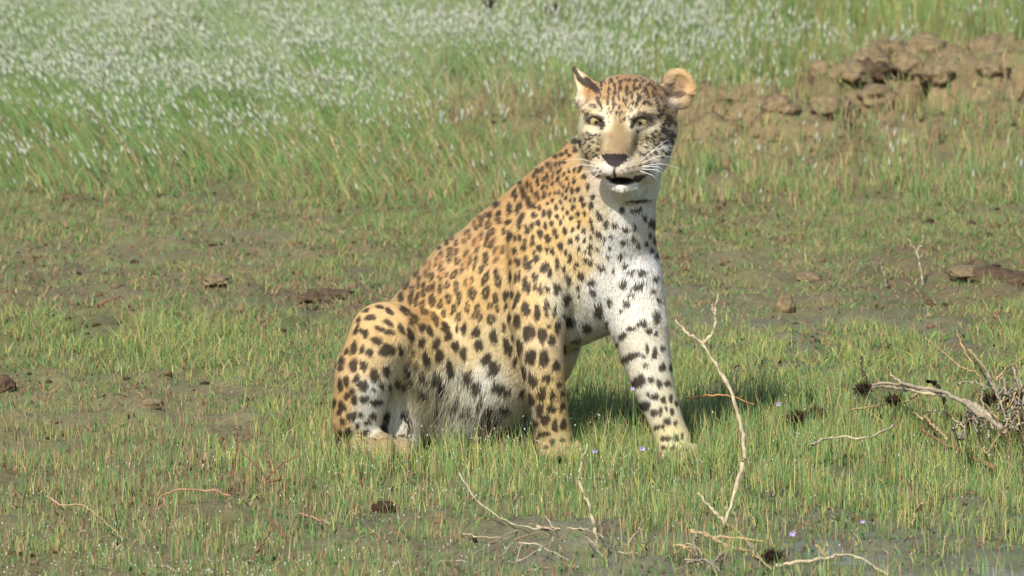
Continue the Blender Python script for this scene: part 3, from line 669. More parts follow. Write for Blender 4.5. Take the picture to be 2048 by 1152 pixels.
LEN = [(900,500,7),(1000,600,6.5),(1050,350,8),(1120,450,6),(900,680,7),(1000,700,8),(1000,780,22),(930,840,62),(860,830,50),(980,850,58),(1040,830,30),(760,660,6),(690,780,6),(750,800,7),(800,800,24),(830,860,34),(760,890,4),(1090,700,6),(1100,850,5),(1110,895,4),(1043,720,15),(1047,800,15),
 (1290,700,7),(1340,850,6),(1355,900,4),(1230,480,14),(1200,580,14),(1260,540,20),(1170,640,18),(1300,480,15),(1320,600,15),(1240,280,5),(1250,200,7),(1180,270,6),(1310,280,8),(1335,300,13),(1310,350,16),(1205,335,5),(1265,335,6),(1250,390,9),(1165,170,7),(1155,205,16),(1345,205,12),(1360,165,5),(1350,190,12),(1334,182,20),(1338,196,20)]
lw = np.zeros(NH); ln = np.zeros(NH)
for fx, fy, L in LEN:
    w = 1.0 / (((hx - fx) ** 2 + (hy - fy) ** 2) + 200.0) ** 2
    lw += w; ln += w * L
ln = ln / lw / 1000 * rng.uniform(0.6, 1.25, NH)
ln *= np.where((nrm @ FWD > 0.1) & (hy > 420), 0.8, 1.0)
lift = 0.18 + 0.14 * rng.random(NH)
d0 = fd + nrm * lift[:, None]; d0 /= np.linalg.norm(d0, axis=1)[:, None]
d1 = d0 + np.array([0, 0, -0.35]) * np.clip(ln / 0.03, 0, 1.3)[:, None] - nrm * 0.12; d1 /= np.linalg.norm(d1, axis=1)[:, None]
side = np.cross(d0, nrm); side /= np.linalg.norm(side, axis=1)[:, None] + 1e-9
wd = (0.00055 + 0.00045 * rng.random(NH)) * np.clip(ln / 0.010, 0.75, 1.25)
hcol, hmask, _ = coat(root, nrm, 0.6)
val = rng.normal(1.0, 0.09, NH) * (0.90 + 0.20 * hashnoise(root, 180, 21, 3))
tint = rng.normal(0, 0.03, NH)
hcol = hcol * val[:, None] * (1 + np.stack([tint, 0 * tint, -tint], 1))
mid = root + d0 * (ln * 0.5)[:, None]; tip = mid + d1 * (ln * 0.5)[:, None]
base = root - nrm * 0.0012
FV = np.empty((NH, 5, 3), np.float32)
FV[:, 0] = base - side * wd[:, None]; FV[:, 1] = base + side * wd[:, None]
FV[:, 2] = mid - side * (wd * .75)[:, None]; FV[:, 3] = mid + side * (wd * .75)[:, None]; FV[:, 4] = tip
i0 = np.arange(NH, dtype=np.int32)[:, None] * 5
FF = np.concatenate([i0 + [0, 1, 3], i0 + [0, 3, 2], i0 + [2, 3, 4]], 1).reshape(-1, 3)
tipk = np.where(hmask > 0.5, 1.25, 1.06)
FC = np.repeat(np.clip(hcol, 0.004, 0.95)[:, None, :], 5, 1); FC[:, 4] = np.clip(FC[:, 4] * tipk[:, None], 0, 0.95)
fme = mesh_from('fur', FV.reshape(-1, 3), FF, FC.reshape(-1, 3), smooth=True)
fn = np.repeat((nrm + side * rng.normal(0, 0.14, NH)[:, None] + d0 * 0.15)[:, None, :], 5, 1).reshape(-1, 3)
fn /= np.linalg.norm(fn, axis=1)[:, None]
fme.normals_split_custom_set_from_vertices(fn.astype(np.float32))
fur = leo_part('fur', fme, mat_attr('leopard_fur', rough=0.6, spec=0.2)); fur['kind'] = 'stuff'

# ------------------------------------------------------------------ eyes, whiskers
def eye_mat():
    m, n, l, b = new_mat('leopard_eye')
    tc = n.new('ShaderNodeTexCoord'); sx = n.new('ShaderNodeSeparateXYZ'); l.new(tc.outputs['Object'], sx.inputs[0])
    cx = n.new('ShaderNodeCombineXYZ'); l.new(sx.outputs['X'], cx.inputs['X']); l.new(sx.outputs['Z'], cx.inputs['Z'])
    ln_ = n.new('ShaderNodeVectorMath'); ln_.operation = 'LENGTH'; l.new(cx.outputs[0], ln_.inputs[0])
    mr = n.new('ShaderNodeMapRange'); mr.inputs['From Max'].default_value = 0.02; l.new(ln_.outputs['Value'], mr.inputs['Value'])
    cr = n.new('ShaderNodeValToRGB'); e = cr.color_ramp.elements
    e[0].position = 0.0; e[0].color = (0.008, 0.008, 0.008, 1); e[1].position = 0.18; e[1].color = (0.012, 0.012, 0.01, 1)
    for pos, c in ((0.22, (*srgb(120, 106, 62), 1)), (0.34, (*srgb(150, 136, 86), 1)), (0.58, (*srgb(154, 140, 94), 1)), (0.68, (0.03, 0.025, 0.02, 1)), (0.9, (0.05, 0.04, 0.035, 1))):
        x = e.new(pos); x.color = c
    l.new(mr.outputs[0], cr.inputs[0]); l.new(cr.outputs[0], b.inputs['Base Color'])
    b.inputs['Roughness'].default_value = 0.08; b.inputs['Specular IOR Level'].default_value = 0.7
    return m
EM = eye_mat()
bm = bmesh.new(); bmesh.ops.create_uvsphere(bm, u_segments=32, v_segments=20, radius=0.0195)
for vv in bm.verts:
    if vv.co.y < -0.012: vv.co.y *= 1.06
eme = bpy.data.meshes.new('eye'); bm.to_mesh(eme); bm.free()
eme.polygons.foreach_set('use_smooth', np.ones(len(eme.polygons), bool)); eme.materials.append(EM)
for (ex, ey, ed), eyy in zip(EYES, EYE_Y):
    o = link('eye', eme, None, leopard); o.matrix_parent_inverse = inv
    o.location = P(ex, ey, eyy); o.rotation_euler = (math.radians(7), 0, 0)

def tube(path, radii, sides=6):
    path = np.asarray(path, float); n = len(path); V = []; F = []
    up = np.array([0.12, 0.31, 0.94])
    for i in range(n):
        t = path[min(i + 1, n - 1)] - path[max(i - 1, 0)]; t /= np.linalg.norm(t) + 1e-9
        a = np.cross(t, up if abs(t @ up) < 0.9 else np.array([1.0, 0, 0])); a /= np.linalg.norm(a); b = np.cross(t, a)
        for j in range(sides):
            g = 2 * math.pi * j / sides; V.append(path[i] + (a * math.cos(g) + b * math.sin(g)) * radii[i])
    for i in range(n - 1):
        for j in range(sides):
            k = (j + 1) % sides; F.append((i * sides + j, i * sides + k, (i + 1) * sides + k, (i + 1) * sides + j))
    V.append(path[-1] + (path[-1] - path[-2]) * 0.1)
    F += [((n - 1) * sides + j, (n - 1) * sides + (j + 1) % sides, len(V) - 1, len(V) - 1) for j in range(sides)]
    return V, F
def tube_mesh(name, chains, sides=6, smooth=True):
    VV, T = [], []
    for path, radii in chains:
        V, F = tube(path, radii, sides); o = len(VV); VV += list(V)
        for f in F:
            T.append((f[0] + o, f[1] + o, f[2] + o))
            if f[3] != f[2]: T.append((f[0] + o, f[2] + o, f[3] + o))
    return mesh_from(name, VV, T, smooth=smooth)
def bez(pts, n=12):
    """smooth polyline through points (Catmull-Rom)"""
    p = np.asarray(pts, float)
    if len(p) == 2: return p[0] + (p[1] - p[0]) * np.linspace(0, 1, max(3, n // 3))[:, None]
    q = np.vstack([2 * p[0] - p[1], p, 2 * p[-1] - p[-2]]); out = []
    for i in range(1, len(q) - 2):
        m = max(3, n // (len(p) - 1))
        for t in np.linspace(0, 1, m, endpoint=False):
            a, b, c, d = q[i - 1], q[i], q[i + 1], q[i + 2]
            out.append(0.5 * ((2 * b) + (c - a) * t + (2 * a - 5 * b + 4 * c - d) * t * t + (3 * b - a - 3 * c + d) * t ** 3))
    out.append(p[-1]); return np.array(out)
WM = mat_plain('whisker', (0.8, 0.78, 0.72), rough=0.4, vary=0.05)
for (x0, y0, x1, y1, x2, y2) in [(1280,322,1310,300,1345,292),(1284,326,1320,312,1352,316),(1286,332,1325,328,1362,338),(1284,338,1318,342,1342,362),(1280,342,1306,352,1322,372),(1288,318,1312,296,1334,280),
                                (1196,328,1160,318,1128,322),(1194,333,1160,330,1132,342),(1196,340,1166,346,1142,364),(1200,345,1180,360,1168,380),(1282,334,1316,334,1336,350)]:
    w = bez([P(x0, y0, -.165), P(x1, y1, -.17), P(x2, y2, -.15)], 10)
    leo_part('whisker', tube_mesh('whisker', [(w, np.linspace(0.0007, 0.00025, len(w)))], 4), WM)
TM = mat_plain('tooth', (0.75, 0.7, 0.58), rough=0.25, vary=0.05)
for tx, ty, h in [(1236, 368, 5), (1243, 368, 4)]:
    a = P(tx, ty, -.133); b = a + np.array([0, -.003, h / 1000])
    leo_part('tooth', tube_mesh('tooth', [(np.array([a - [0, 0, .006], a, (a + b) / 2, b]), [0.0035, 0.0035, 0.0025, 0.0008])], 6), TM)
# ------------------------------------------------------------------ grass
rg = np.random.default_rng(21)
# (column, row, thousand blades per m2, height cm, fresh green, yellow green, dry, bright heads per m2)
COVER = [(0,0,5.5,22,.7,.1,.2,500),(400,60,5.5,22,.7,.1,.2,620),(800,40,5.5,22,.75,.1,.15,560),(1150,60,5.5,20,.7,.1,.2,420),(1450,60,5.5,18,.6,.2,.2,420),(1780,40,6,18,.55,.45,0,40),(2048,60,5,16,.6,.15,.25,160),
 (0,170,5.5,20,.75,.1,.15,520),(300,180,5.5,18,.75,.1,.15,500),(650,170,5.5,16,.75,.15,.1,330),(900,150,5,14,.7,.1,.2,260),(1150,170,5,12,.7,.2,.1,140),(1450,150,5,12,.65,.15,.2,170),(1700,120,4,9,.5,.2,.3,80),(1950,150,1.4,5,.4,.1,.5,10),
 (100,260,6,13,.8,.1,.1,150),(400,270,6,12,.8,.1,.1,110),(700,260,5,10,.7,.15,.15,60),(1000,240,2.2,7,.4,.1,.5,50),(1150,280,3,6,.5,.1,.4,10),(1450,240,1.8,5,.4,.1,.5,15),(1700,230,1.2,5,.4,.1,.5,5),(1950,220,.9,4,.4,.1,.5,4),(1500,300,1.8,5,.4,.1,.5,4),(1900,290,3,6,.5,.1,.4,4),
 (100,340,6,8,.75,.05,.2,20),(400,340,6,8,.75,.05,.2,10),(750,340,5,7,.65,.1,.25,6),(1000,340,5,6,.6,.1,.3,4),(1450,360,6,5,.55,.1,.35,3),(1900,370,6,5,.6,.1,.3,2),
 (150,420,4.5,4,.55,.1,.35,0),(550,420,5,4.5,.55,.1,.35,0),(800,430,5.5,5,.6,.1,.3,0),(1500,460,5.5,4,.55,.1,.35,0),(1850,470,5.5,4,.6,.1,.3,0),
 (100,520,2.4,3.5,.5,.1,.4,0),(400,520,2.6,3.5,.5,.1,.4,0),(700,520,4,5,.55,.1,.35,0),(1450,560,2.6,3.5,.5,.1,.4,0),(1850,540,3,3.5,.5,.1,.4,0),
 (150,590,2,3.5,.4,.1,.5,0),(500,600,2.8,4,.45,.1,.45,0),(680,590,2.4,4,.4,.1,.5,0),(1500,620,1.2,3,.5,.1,.4,0),(1800,620,1.4,3,.5,.1,.4,0),
 (100,680,7,6,.55,.3,.15,0),(350,690,8.5,8,.55,.35,.1,30),(600,690,7.5,6,.6,.2,.2,20),(1500,700,7,6,.5,.4,.1,40),(1800,700,7,7,.5,.4,.1,30),(2040,700,7,7,.5,.4,.1,30),(1200,740,8,8,.5,.35,.15,10),
 (50,770,2.2,4,.5,.1,.4,0),(300,800,1.9,3.5,.5,.1,.4,0),(550,790,3.5,4.5,.5,.25,.25,0),(620,850,6,5,.5,.35,.15,0),(1200,840,9,8,.5,.4,.1,30),(1500,800,9,8,.55,.35,.1,60),(1800,820,8,8,.55,.35,.1,40),(2040,820,6,7,.5,.3,.2,30),
 (60,870,2.6,4,.5,.1,.4,0),(300,880,3.5,5,.55,.1,.35,0),(520,900,5,6,.55,.2,.25,20),(750,930,7.5,6,.5,.35,.15,80),(950,930,9,6.5,.5,.4,.1,120),(1150,930,9.5,7,.5,.4,.1,120),(1400,930,9.5,7,.55,.35,.1,120),(1650,930,10,7.5,.55,.35,.1,150),(1900,950,9.5,7,.55,.35,.1,150),
 (60,960,4,5,.55,.1,.35,0),(300,970,4.5,6,.55,.1,.35,20),(550,970,5,6,.6,.1,.3,60),(800,990,4.5,5,.55,.2,.25,40),(1050,1000,5.5,6,.55,.25,.2,60),(1350,1010,7,6.5,.55,.3,.15,60),(1700,1010,8.5,7,.55,.35,.1,80),(1950,1020,8,7,.55,.35,.1,60),
 (60,1050,3.5,5,.55,.1,.35,20),(300,1050,3.5,5,.55,.1,.35,40),(600,1050,3.5,5,.6,.1,.3,40),(850,1060,2.2,5,.6,.1,.3,20),(1100,1070,1.6,5,.55,.1,.35,10),(1400,1060,3,5.5,.55,.2,.25,20),(1650,1070,3,6,.5,.3,.2,20),(1900,1080,4,6.5,.5,.3,.2,20),
 (80,1140,4.5,5,.5,.15,.35,60),(350,1140,4.5,5,.5,.1,.4,80),(650,1140,4.5,5.5,.6,.1,.3,80),(950,1140,3.2,5,.6,.1,.3,40),(1250,1140,3.2,5.5,.55,.15,.3,40),(1550,1140,3,6,.55,.25,.2,30),(1800,1150,2.6,6.5,.5,.3,.2,20),(2000,1150,2.6,6.5,.5,.3,.2,20)]
CV = np.array(COVER, float); mid_ = (CV[:, 1] > 380) & (CV[:, 1] < 640); CV[mid_, 2] *= 1.45; CV[mid_, 4] *= 1.15; paw_ = (CV[:, 1] > 820) & (CV[:, 1] < 960) & (CV[:, 0] > 640) & (CV[:, 0] < 1500); CV[paw_, 3] *= 1.25; CV[:, 4] *= .95; CV[:, 5] *= .75; CV[:, 6] = CV[:, 6] * 1.15 + .08
def cover(px, py):
    out = np.zeros((len(px), 6)); ws = np.zeros(len(px))
    for c in CV:
        w = 1 / (((px - c[0]) * .55) ** 2 + ((py - c[1]) * 1.6) ** 2 + 500) ** 2
        ws += w; out += w[:, None] * c[2:]
    return out / ws[:, None]
def scatter(y0, y1, per_m2, margin=1.30):
    """points per_m2 over the widening strip of ground in view (and a margin either side)"""
    wmax = 1.024 * (1 + y1 / DIST) * margin + 0.1
    n = int(per_m2 * (y1 - y0) * 2 * wmax)
    x = rg.uniform(-wmax, wmax, n); y = rg.uniform(y0, y1, n)
    k = np.abs(x) < 1.024 * (1 + y / DIST) * margin + 0.1
    x, y = x[k], y[k]
    px, py, _ = project(np.stack([x, y, 0 * x], 1))
    return x, y, px, py
def blades(name, x, y, z, h, w, lean, lang, c0, c1, mat, bend=1.0):
    """grass blades: foot, middle, tip"""
    n = len(x)
    r = np.stack([x, y, z - 0.004], 1)
    ld = np.stack([np.cos(lang), np.sin(lang), 0 * x], 1) * lean[:, None]
    up = np.array([0, 0, 1.0])
    mid = r + (up + ld * 0.6) * (h * .5)[:, None]; tip = mid + (up * (1 - .35 * bend * lean[:, None]) + ld * (1 + bend * .6)) * (h * .5)[:, None]
    fa = rg.normal(0, .9, n); sd_ = np.stack([np.cos(fa), np.sin(fa), 0 * x], 1)
    V = np.empty((n, 5, 3), np.float32); hw = (w / 2)[:, None]
    V[:, 0] = r - sd_ * hw; V[:, 1] = r + sd_ * hw; V[:, 2] = mid - sd_ * hw * .8; V[:, 3] = mid + sd_ * hw * .8; V[:, 4] = tip
    i0 = np.arange(n, dtype=np.int32)[:, None] * 5
    F = np.concatenate([i0 + [0, 1, 3], i0 + [0, 3, 2], i0 + [2, 3, 4]], 1).reshape(-1, 3)
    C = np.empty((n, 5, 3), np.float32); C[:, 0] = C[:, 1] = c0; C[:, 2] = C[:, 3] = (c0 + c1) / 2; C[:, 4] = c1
    me = mesh_from(name, V.reshape(-1, 3), F, C.reshape(-1, 3), smooth=True)
    nn = np.cross(sd_, up + ld); nn /= np.linalg.norm(nn, axis=1)[:, None]; nn *= -np.sign(nn @ FWD)[:, None]
    nn = nn * .7 + up * .5; nn /= np.linalg.norm(nn, axis=1)[:, None]
    me.normals_split_custom_set_from_vertices(np.repeat(nn[:, None], 5, 1).reshape(-1, 3).astype(np.float32))
    return link(name, me, mat), tip
GRASS = mat_attr('grass_blade', rough=.55, spec=.3, transl=.35)
FRESH = [srgb(100, 136, 70), srgb(112, 148, 84), srgb(90, 122, 64), srgb(122, 154, 94)]
YELL = [srgb(172, 174, 92), srgb(154, 162, 80), srgb(190, 184, 112)]
DRY = [srgb(160, 138, 98), srgb(142, 118, 86), srgb(178, 156, 114), srgb(132, 100, 78)]
def pick_colors(cv, n):
    a = rg.random(n) * cv[:, 2:5].sum(1)
    kind = np.where(a < cv[:, 2], 0, np.where(a < cv[:, 2] + cv[:, 3], 1, 2))
    out = np.zeros((n, 3))
    for k, pal in enumerate((FRESH, YELL, DRY)):
        s = np.where(kind == k)[0]; out[s] = np.array(pal)[rg.integers(0, len(pal), len(s))]
    out *= rg.normal(1, .16, n).clip(.55, 1.5)[:, None]
    return out, kind
def under_animal(x, y):      # paws and haunch press the grass flat
    m = np.zeros(len(x), bool)
    for px, py, yy, r in [(1110, 905, -.06, .045), (1355, 912, -.08, .04), (760, 900, -.03, .06), (800, 890, .06, .10), (900, 880, .2, .2), (1000, 880, .25, .14), (716, 890, .02, .06), (860, 890, .08, .08)]:
        c = P(px, py, yy); m |= (x - c[0]) ** 2 + (y - c[1]) ** 2 < r * r
    return m
def sow(name, label, y0, y1, k, hk, wmin, wmax, leanm, wind=None):
    x, y, px, py = scatter(y0, y1, 11000 * k)
    cv = cover(px + rg.normal(0, 14, len(px)), py + rg.normal(0, 7, len(px)))
    q = np.stack([x, y, 0 * x], 1)
    cl = hashnoise(q, 9, 41, 3); cl2 = hashnoise(q, 2.2, 42, 2); cl3 = hashnoise(q, 26, 45, 2)
    dens = cv[:, 0] * 1000 * smooth01(.30, .62, cl) * (0.45 + 1.1 * cl2) * smooth01(.2, .6, cl3) * 2.4 * k
    dens *= 1 - .8 * smooth01(.45, .9, pool_amount(x, y))
    keep = (rg.random(len(x)) < dens / 11000 / k) & ~under_animal(x, y)
    x, y, cv, cl = x[keep], y[keep], cv[keep], cl[keep]; n = len(x)
    z = ground_z(x, y)
    h = cv[:, 1] / 100 * hk * rg.gamma(6, 1 / 6, n).clip(.3, 1.9) * (.6 + .7 * cl)
    c1, kind = pick_colors(cv, n)
    if wind is not None:
        pk = (smooth01(1500, 700, project(np.stack([x, y, z], 1))[0]) * smooth01(5.6, 7.2, y))[:, None] * .38; c1 = c1 * (1 - pk) + srgb(172, 186, 146) * rg.normal(1, .1, n)[:, None] * pk; h = h * (1 + .35 * pk[:, 0])
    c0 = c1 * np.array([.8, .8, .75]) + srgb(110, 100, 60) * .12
    w = rg.uniform(wmin, wmax, n)
    lean = np.abs(rg.normal(0, leanm, n)) + .05; lang = rg.uniform(0, 6.28, n)
    if wind is not None:
        wk = smooth01(1400, 500, project(np.stack([x, y, z], 1))[0]); lean = lean * (1 - .5 * wk) + wind * wk; lang = np.where(rg.random(n) < .8 * wk, math.pi + rg.normal(0, .5, n), lang)
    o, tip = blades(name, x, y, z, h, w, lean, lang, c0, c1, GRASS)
    tag(o, label, 'grass', kind='stuff')
    print(name, n)
    return tip, cv, h
sow('meadow_grass', 'tall pale green meadow grass leaning in the wind behind the bare soil', 4.4, 11.8, 1.2, .85, .0018, .0038, .28, .42)
sow('short_grass', 'short mixed green and dry grass growing on churned soil behind the leopard', .75, 4.4, 1.75, .46, .0011, .0026, .65)
tipF, cvF, hF = sow('marsh_grass', 'thin upright green and yellow grass growing around the leopard', -2.1, .75, 1.6, .64, .0011, .0026, .26)

# low creeping cover that softens the soil everywhere
x, y, px, py = scatter(-2.1, 11.5, 5200)
cv = cover(px, py); q = np.stack([x, y, 0 * x], 1)
keep = (rg.random(len(x)) < smooth01(.38, .62, hashnoise(q, 5, 51, 3)) * np.clip(.25 + cv[:, 0] / 8, .2, 1)) & ~under_animal(x, y)
x, y, cv = x[keep], y[keep], cv[keep]; n = len(x); z = ground_z(x, y)
c1, _ = pick_colors(cv * [1, 1, .9, .5, 1.2, 1], n); c1 *= .85
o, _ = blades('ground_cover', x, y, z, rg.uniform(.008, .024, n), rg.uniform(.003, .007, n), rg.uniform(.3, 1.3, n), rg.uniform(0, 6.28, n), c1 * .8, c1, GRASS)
tag(o, 'low creeping green and brown cover spread over the soil', 'plants', kind='stuff'); print('cover', n)

# seed heads: pale tufts on thin stalks
def heads(name, label, y0, y1, k, size, hk, col, wind, stalk):
    x, y, px, py = scatter(y0, y1, 450 * 2 * k)
    cv = cover(px + rg.normal(0, 20, len(px)), py + rg.normal(0, 10, len(px)))
    q = np.stack([x, y, 0 * x], 1)
    keep = rg.random(len(x)) < cv[:, 5] * np.where(px > 1250, .7, 1.25) / 400 * (.1 + 2.0 * smooth01(.3, .7, hashnoise(q, 2.0, 61, 3))) * smooth01(.3, .65, hashnoise(q, 7, 62, 2)) * 1.9
    keep &= ~under_animal(x, y) & (rg.random(len(x)) > 12 * mound_amount(x, y))
    x, y, cv, px = x[keep], y[keep], cv[keep], px[keep]; n = len(x); z = ground_z(x, y)
    h = cv[:, 1] / 100 * hk * rg.uniform(.8, 1.35, n)
    wk = smooth01(1400, 500, px) if wind else 0 * x
    lean = np.abs(rg.normal(0, .15, n)) + .35 * wk; lang = np.where(rg.random(n) < wk, math.pi + rg.normal(0, .4, n), rg.uniform(0, 6.28, n))
    c0 = np.tile(srgb(120, 146, 84), (n, 1)); o, tip = blades(name + '_stalks', x, y, z, h, np.full(n, stalk), lean, lang, c0, c0 * 1.1, GRASS)
    tag(o, label.replace('heads', 'stalks'), 'grass', kind='stuff')
    ax = np.stack([np.cos(lang) * lean * 1.2, np.sin(lang) * lean * 1.2, np.ones(n)], 1); ax /= np.linalg.norm(ax, axis=1)[:, None]
    s1 = np.cross(ax, [0, 1, 0]); s1 /= np.linalg.norm(s1, axis=1)[:, None]; s2 = np.cross(ax, s1)
    sz = size * rg.uniform(.4, 1.4, n)[:, None]
    V = np.empty((n, 6, 3), np.float32); V[:, 0] = tip - ax * sz * 1.0; V[:, 5] = tip + ax * sz * (4.2 if wind else 1.5)
    for i, (a, b) in enumerate(((1, 0), (0, 1), (-1, 0), (0, -1))): V[:, 1 + i] = tip + (s1 * a + s2 * b) * sz * .62 + ax * sz * rg.normal(0, .2, n)[:, None]
    i0 = np.arange(n, dtype=np.int32)[:, None] * 6
    F = np.concatenate([i0 + f for f in ([0, 2, 1], [0, 3, 2], [0, 4, 3], [0, 1, 4], [5, 1, 2], [5, 2, 3], [5, 3, 4], [5, 4, 1])], 1).reshape(-1, 3)
    C = np.repeat((np.array(col) * rg.normal(1, .1, n).clip(.6, 1.2)[:, None])[:, None, :], 6, 1)
    o = link(name, mesh_from(name, V.reshape(-1, 3), F, np.clip(C, 0, .95).reshape(-1, 3), smooth=True), mat_attr(name, rough=.8, spec=.1, transl=.4))
    tag(o, label, 'seed heads', kind='stuff'); print(name, n)
heads('meadow_seed_heads', 'pale fluffy seed heads nodding over the far meadow', 4.2, 11.6, 5.0, .0040, 1.05, srgb(204, 206, 186), True, .002)
heads('marsh_seed_heads', 'tiny white seed heads on the thin grass by the leopard', -2.1, .75, 2.0, .0017, .75, srgb(236, 232, 214), False, .0011)
# ------------------------------------------------------------------ dry stems, branches, clods, flowers
PALE = mat_plain('bleached_wood', srgb(180, 164, 134), rough=.85, vary=.38, scale=90, bump=.4)
TAN = mat_plain('dry_stem', srgb(176, 148, 108), rough=.75, vary=.3, scale=90, bump=.4)
GREY = mat_plain('grey_wood', srgb(150, 136, 116), rough=.8, vary=.3, scale=90, bump=.5)
RED = mat_plain('reddish_stem', srgb(124, 88, 70), rough=.7, vary=.35, scale=90, bump=.3)
DARKM = mat_plain('dark_peat', srgb(62, 48, 38), rough=.9, spec=.1, vary=.45, scale=70, bump=.8)
CLODM = mat_plain('clod_soil', srgb(122, 106, 78), rough=.9, spec=.15, vary=.4, scale=60, bump=.9)
def gz(p): return float(ground_z(np.array([p[0]]), np.array([p[1]]))[0])
def lay(pts, o, s, h):
    """points read in a zoomed region -> resting on the ground at heights h"""
    hs = np.broadcast_to(h, len(pts)) if np.ndim(h) == 0 else np.interp(np.linspace(0, 1, len(pts)), np.linspace(0, 1, len(h)), h)
    return [G(o[0] + x / s, o[1] + y / s, hh) for (x, y), hh in zip(pts, hs)]
def stem(name, pts, r0, r1, mat, label=None, cat=None, group=None, parent=None, sides=6, n=14):
    p = bez(pts, n) + 0
    p[1:-1] += np.random.default_rng(len(p) + int(abs(p[0, 0]) * 999)).normal(0, .0014, (len(p) - 2, 3))
    c = p[0].copy(); rj = 1 + .22 * np.random.default_rng(len(p)).normal(0, 1, len(p)).clip(-1.5, 1.5)
    if parent is not None: me = tube_mesh(name, [(p, np.linspace(r0, r1, len(p)) * rj)], sides); o = link(name, me, mat, parent); o.matrix_parent_inverse = Matrix.Translation(-parent.location); return o
    me = tube_mesh(name, [(p - c, np.linspace(r0, r1, len(p)) * rj)], sides); o = link(name, me, mat); o.location = c
    return tag(o, label, cat, group)
# standing forked stalk right of the leopard
y0 = G(1452, 1062)[1]; S = lambda pts: [P(x, y, y0 + .0002 * (1062 - y)) for x, y in pts]
t = empty('forked_stalk', G(1452, 1062), 'tall bleached forked stalk standing in the grass beside the pale foreleg', 'stalk')
stem('main_stem', [G(1452, 1066, -.01)] + S([(1451, 1045), (1468, 990), (1486, 932), (1489, 905), (1484, 862), (1470, 812), (1446, 752), (1405, 688)]), .0042, .0032, PALE, parent=t, n=40)
stem('fork', S([(1405, 688), (1376, 666), (1350, 641)]), .0032, .0014, PALE, parent=t)
stem('fork', S([(1405, 688), (1424, 666), (1431, 642), (1430, 616), (1437, 588)]), .0034, .0014, PALE, parent=t, n=20)
stem('fork', S([(1430, 640), (1426, 620), (1425, 605)]), .0016, .0008, PALE, parent=t)
stem('fork', S([(1451, 1045), (1424, 1018), (1396, 986)]), .004, .002, PALE, parent=t)
stem('fork', S([(1450, 1044), (1480, 1068)]) + [G(1520, 1105, .004)], .0036, .002, TAN, parent=t)
y0 = G(1203, 1112)[1]
stem('bent_stalk', [G(1204, 1114, -.005)] + [P(x, y, y0) for x, y in [(1192, 1076), (1187, 1040), (1172, 1000), (1161, 968), (1160, 942), (1174, 888)]], .0036, .0018, PALE, 'thin bleached stalk rising with a kink in front of the leopard', 'stalk', n=36)
# litter of dry stems in front
O, s = (700, 852), 2.926
LIT = [([(640, 275), (690, 360), (770, 455), (850, 515), (950, 572), (1080, 600), (1200, 612)], (.085, .05, .02, .012), 'long dry stem slanting up out of the stem litter'),
 ([(1230, 600), (1050, 592), (990, 602), (880, 652), (790, 702), (725, 752)], .010, 'longest flat dry stem curving through the stem litter'), ([(1000, 580), (1100, 580), (1205, 606)], .014, None), ([(1140, 525), (1205, 606)], (.03, .01), None), ([(660, 630), (760, 645), (910, 656)], .008, None),
 ([(960, 675), (1040, 640), (1150, 615)], .010, None), ([(990, 685), (1100, 697), (1200, 742), (1280, 786)], .012, None), ([(935, 806), (1050, 765), (1150, 690), (1205, 645)], .012, None), ([(1005, 690), (975, 800)], (.03, .01), None),
 ([(865, 770), (960, 690)], .008, None), ([(1380, 650), (1440, 700), (1475, 760)], .014, None), ([(1040, 842), (1150, 836), (1285, 820)], .012, None), ([(1275, 596), (1400, 610), (1480, 652)], .012, None),
 ([(1620, 702), (1690, 600), (1715, 548)], (.008, .05), None), ([(1702, 600), (1712, 680), (1728, 742)], (.03, .01), None), ([(1570, 735), (1690, 746)], .010, None), ([(500, 800), (600, 788), (690, 792)], .008, None), ([(720, 870), (800, 835)], .008, None),
 ([(1000, 375), (985, 430), (972, 550)], (.07, .01), None), ([(1880, 715), (1940, 690), (2010, 700), (2060, 760)], .02, None), ([(1890, 750), (1960, 720), (2040, 760)], .015, None), ([(1960, 780), (2060, 800)], .012, None)]
LABELS = iter(['flat straw lying on top of the litter beside the slanting stem end', 'short straw leaning up from the litter top', 'thin faint straw lying apart at the hind-paw side of the litter', 'straw slanting through the middle of the litter', 'straw bowing down to the puddle edge', 'straw crossing under the others towards the puddle', 'upright short straw poking from the litter', 'short slanting straw at the foot of the litter', 'slanting straw at the foot of the bent stalk', 'flat straw beside the puddle below the litter', 'straw running from the litter past the bent stalk', 'leaning straw between bent stalk and root tangle', 'short upright straw meeting the leaning one', 'flat straw before the root tangle', 'short straw beside a green tuft on bare soil', 'tiny straw by the green tuft and puddle rim', 'fine straight straw standing in front of the hind belly', 'curved straw over the root tangle', 'second curved straw under the root tangle', 'short flat straw below the root tangle'])
for k, (pts, h, lab) in enumerate(LIT):
    stem('straw', lay(pts, O, s, h), .0016, .0009, (PALE, TAN)[k % 3 == 2], lab or next(LABELS), 'straw', 'straws littering the soil in front of the leopard')
O, s = (1348, 752), 2.88
stem('dry_branch', lay([(585, 1090), (700, 1075), (820, 1058), (930, 1040), (1040, 1040), (1130, 1080), (1230, 1145)], O, s, (.02, .03, .02)), .0036, .0022, PALE, 'pale curved dry branch lying across the puddle', 'branch', n=30)
t = empty('root_tangle', G(1400, 1095), 'brown tangle of dry roots in mud at the foot of the forked stalk', 'roots')
for pts in [[(95, 900), (180, 905), (240, 950), (400, 1005)], [(100, 890), (220, 925), (330, 930), (510, 950)], [(0, 975), (100, 985)], [(230, 940), (330, 990), (440, 1010), (560, 1110)], [(70, 1080), (180, 1060), (260, 1120)], [(130, 910), (110, 960), (135, 1030)], [(420, 960), (470, 1010), (520, 1080)], [(290, 1010), (240, 1060), (200, 1110)]]:
    stem('root', lay(pts, O, s, .02), .0032, .0016, (TAN, GREY)[len(pts) % 2], parent=t)
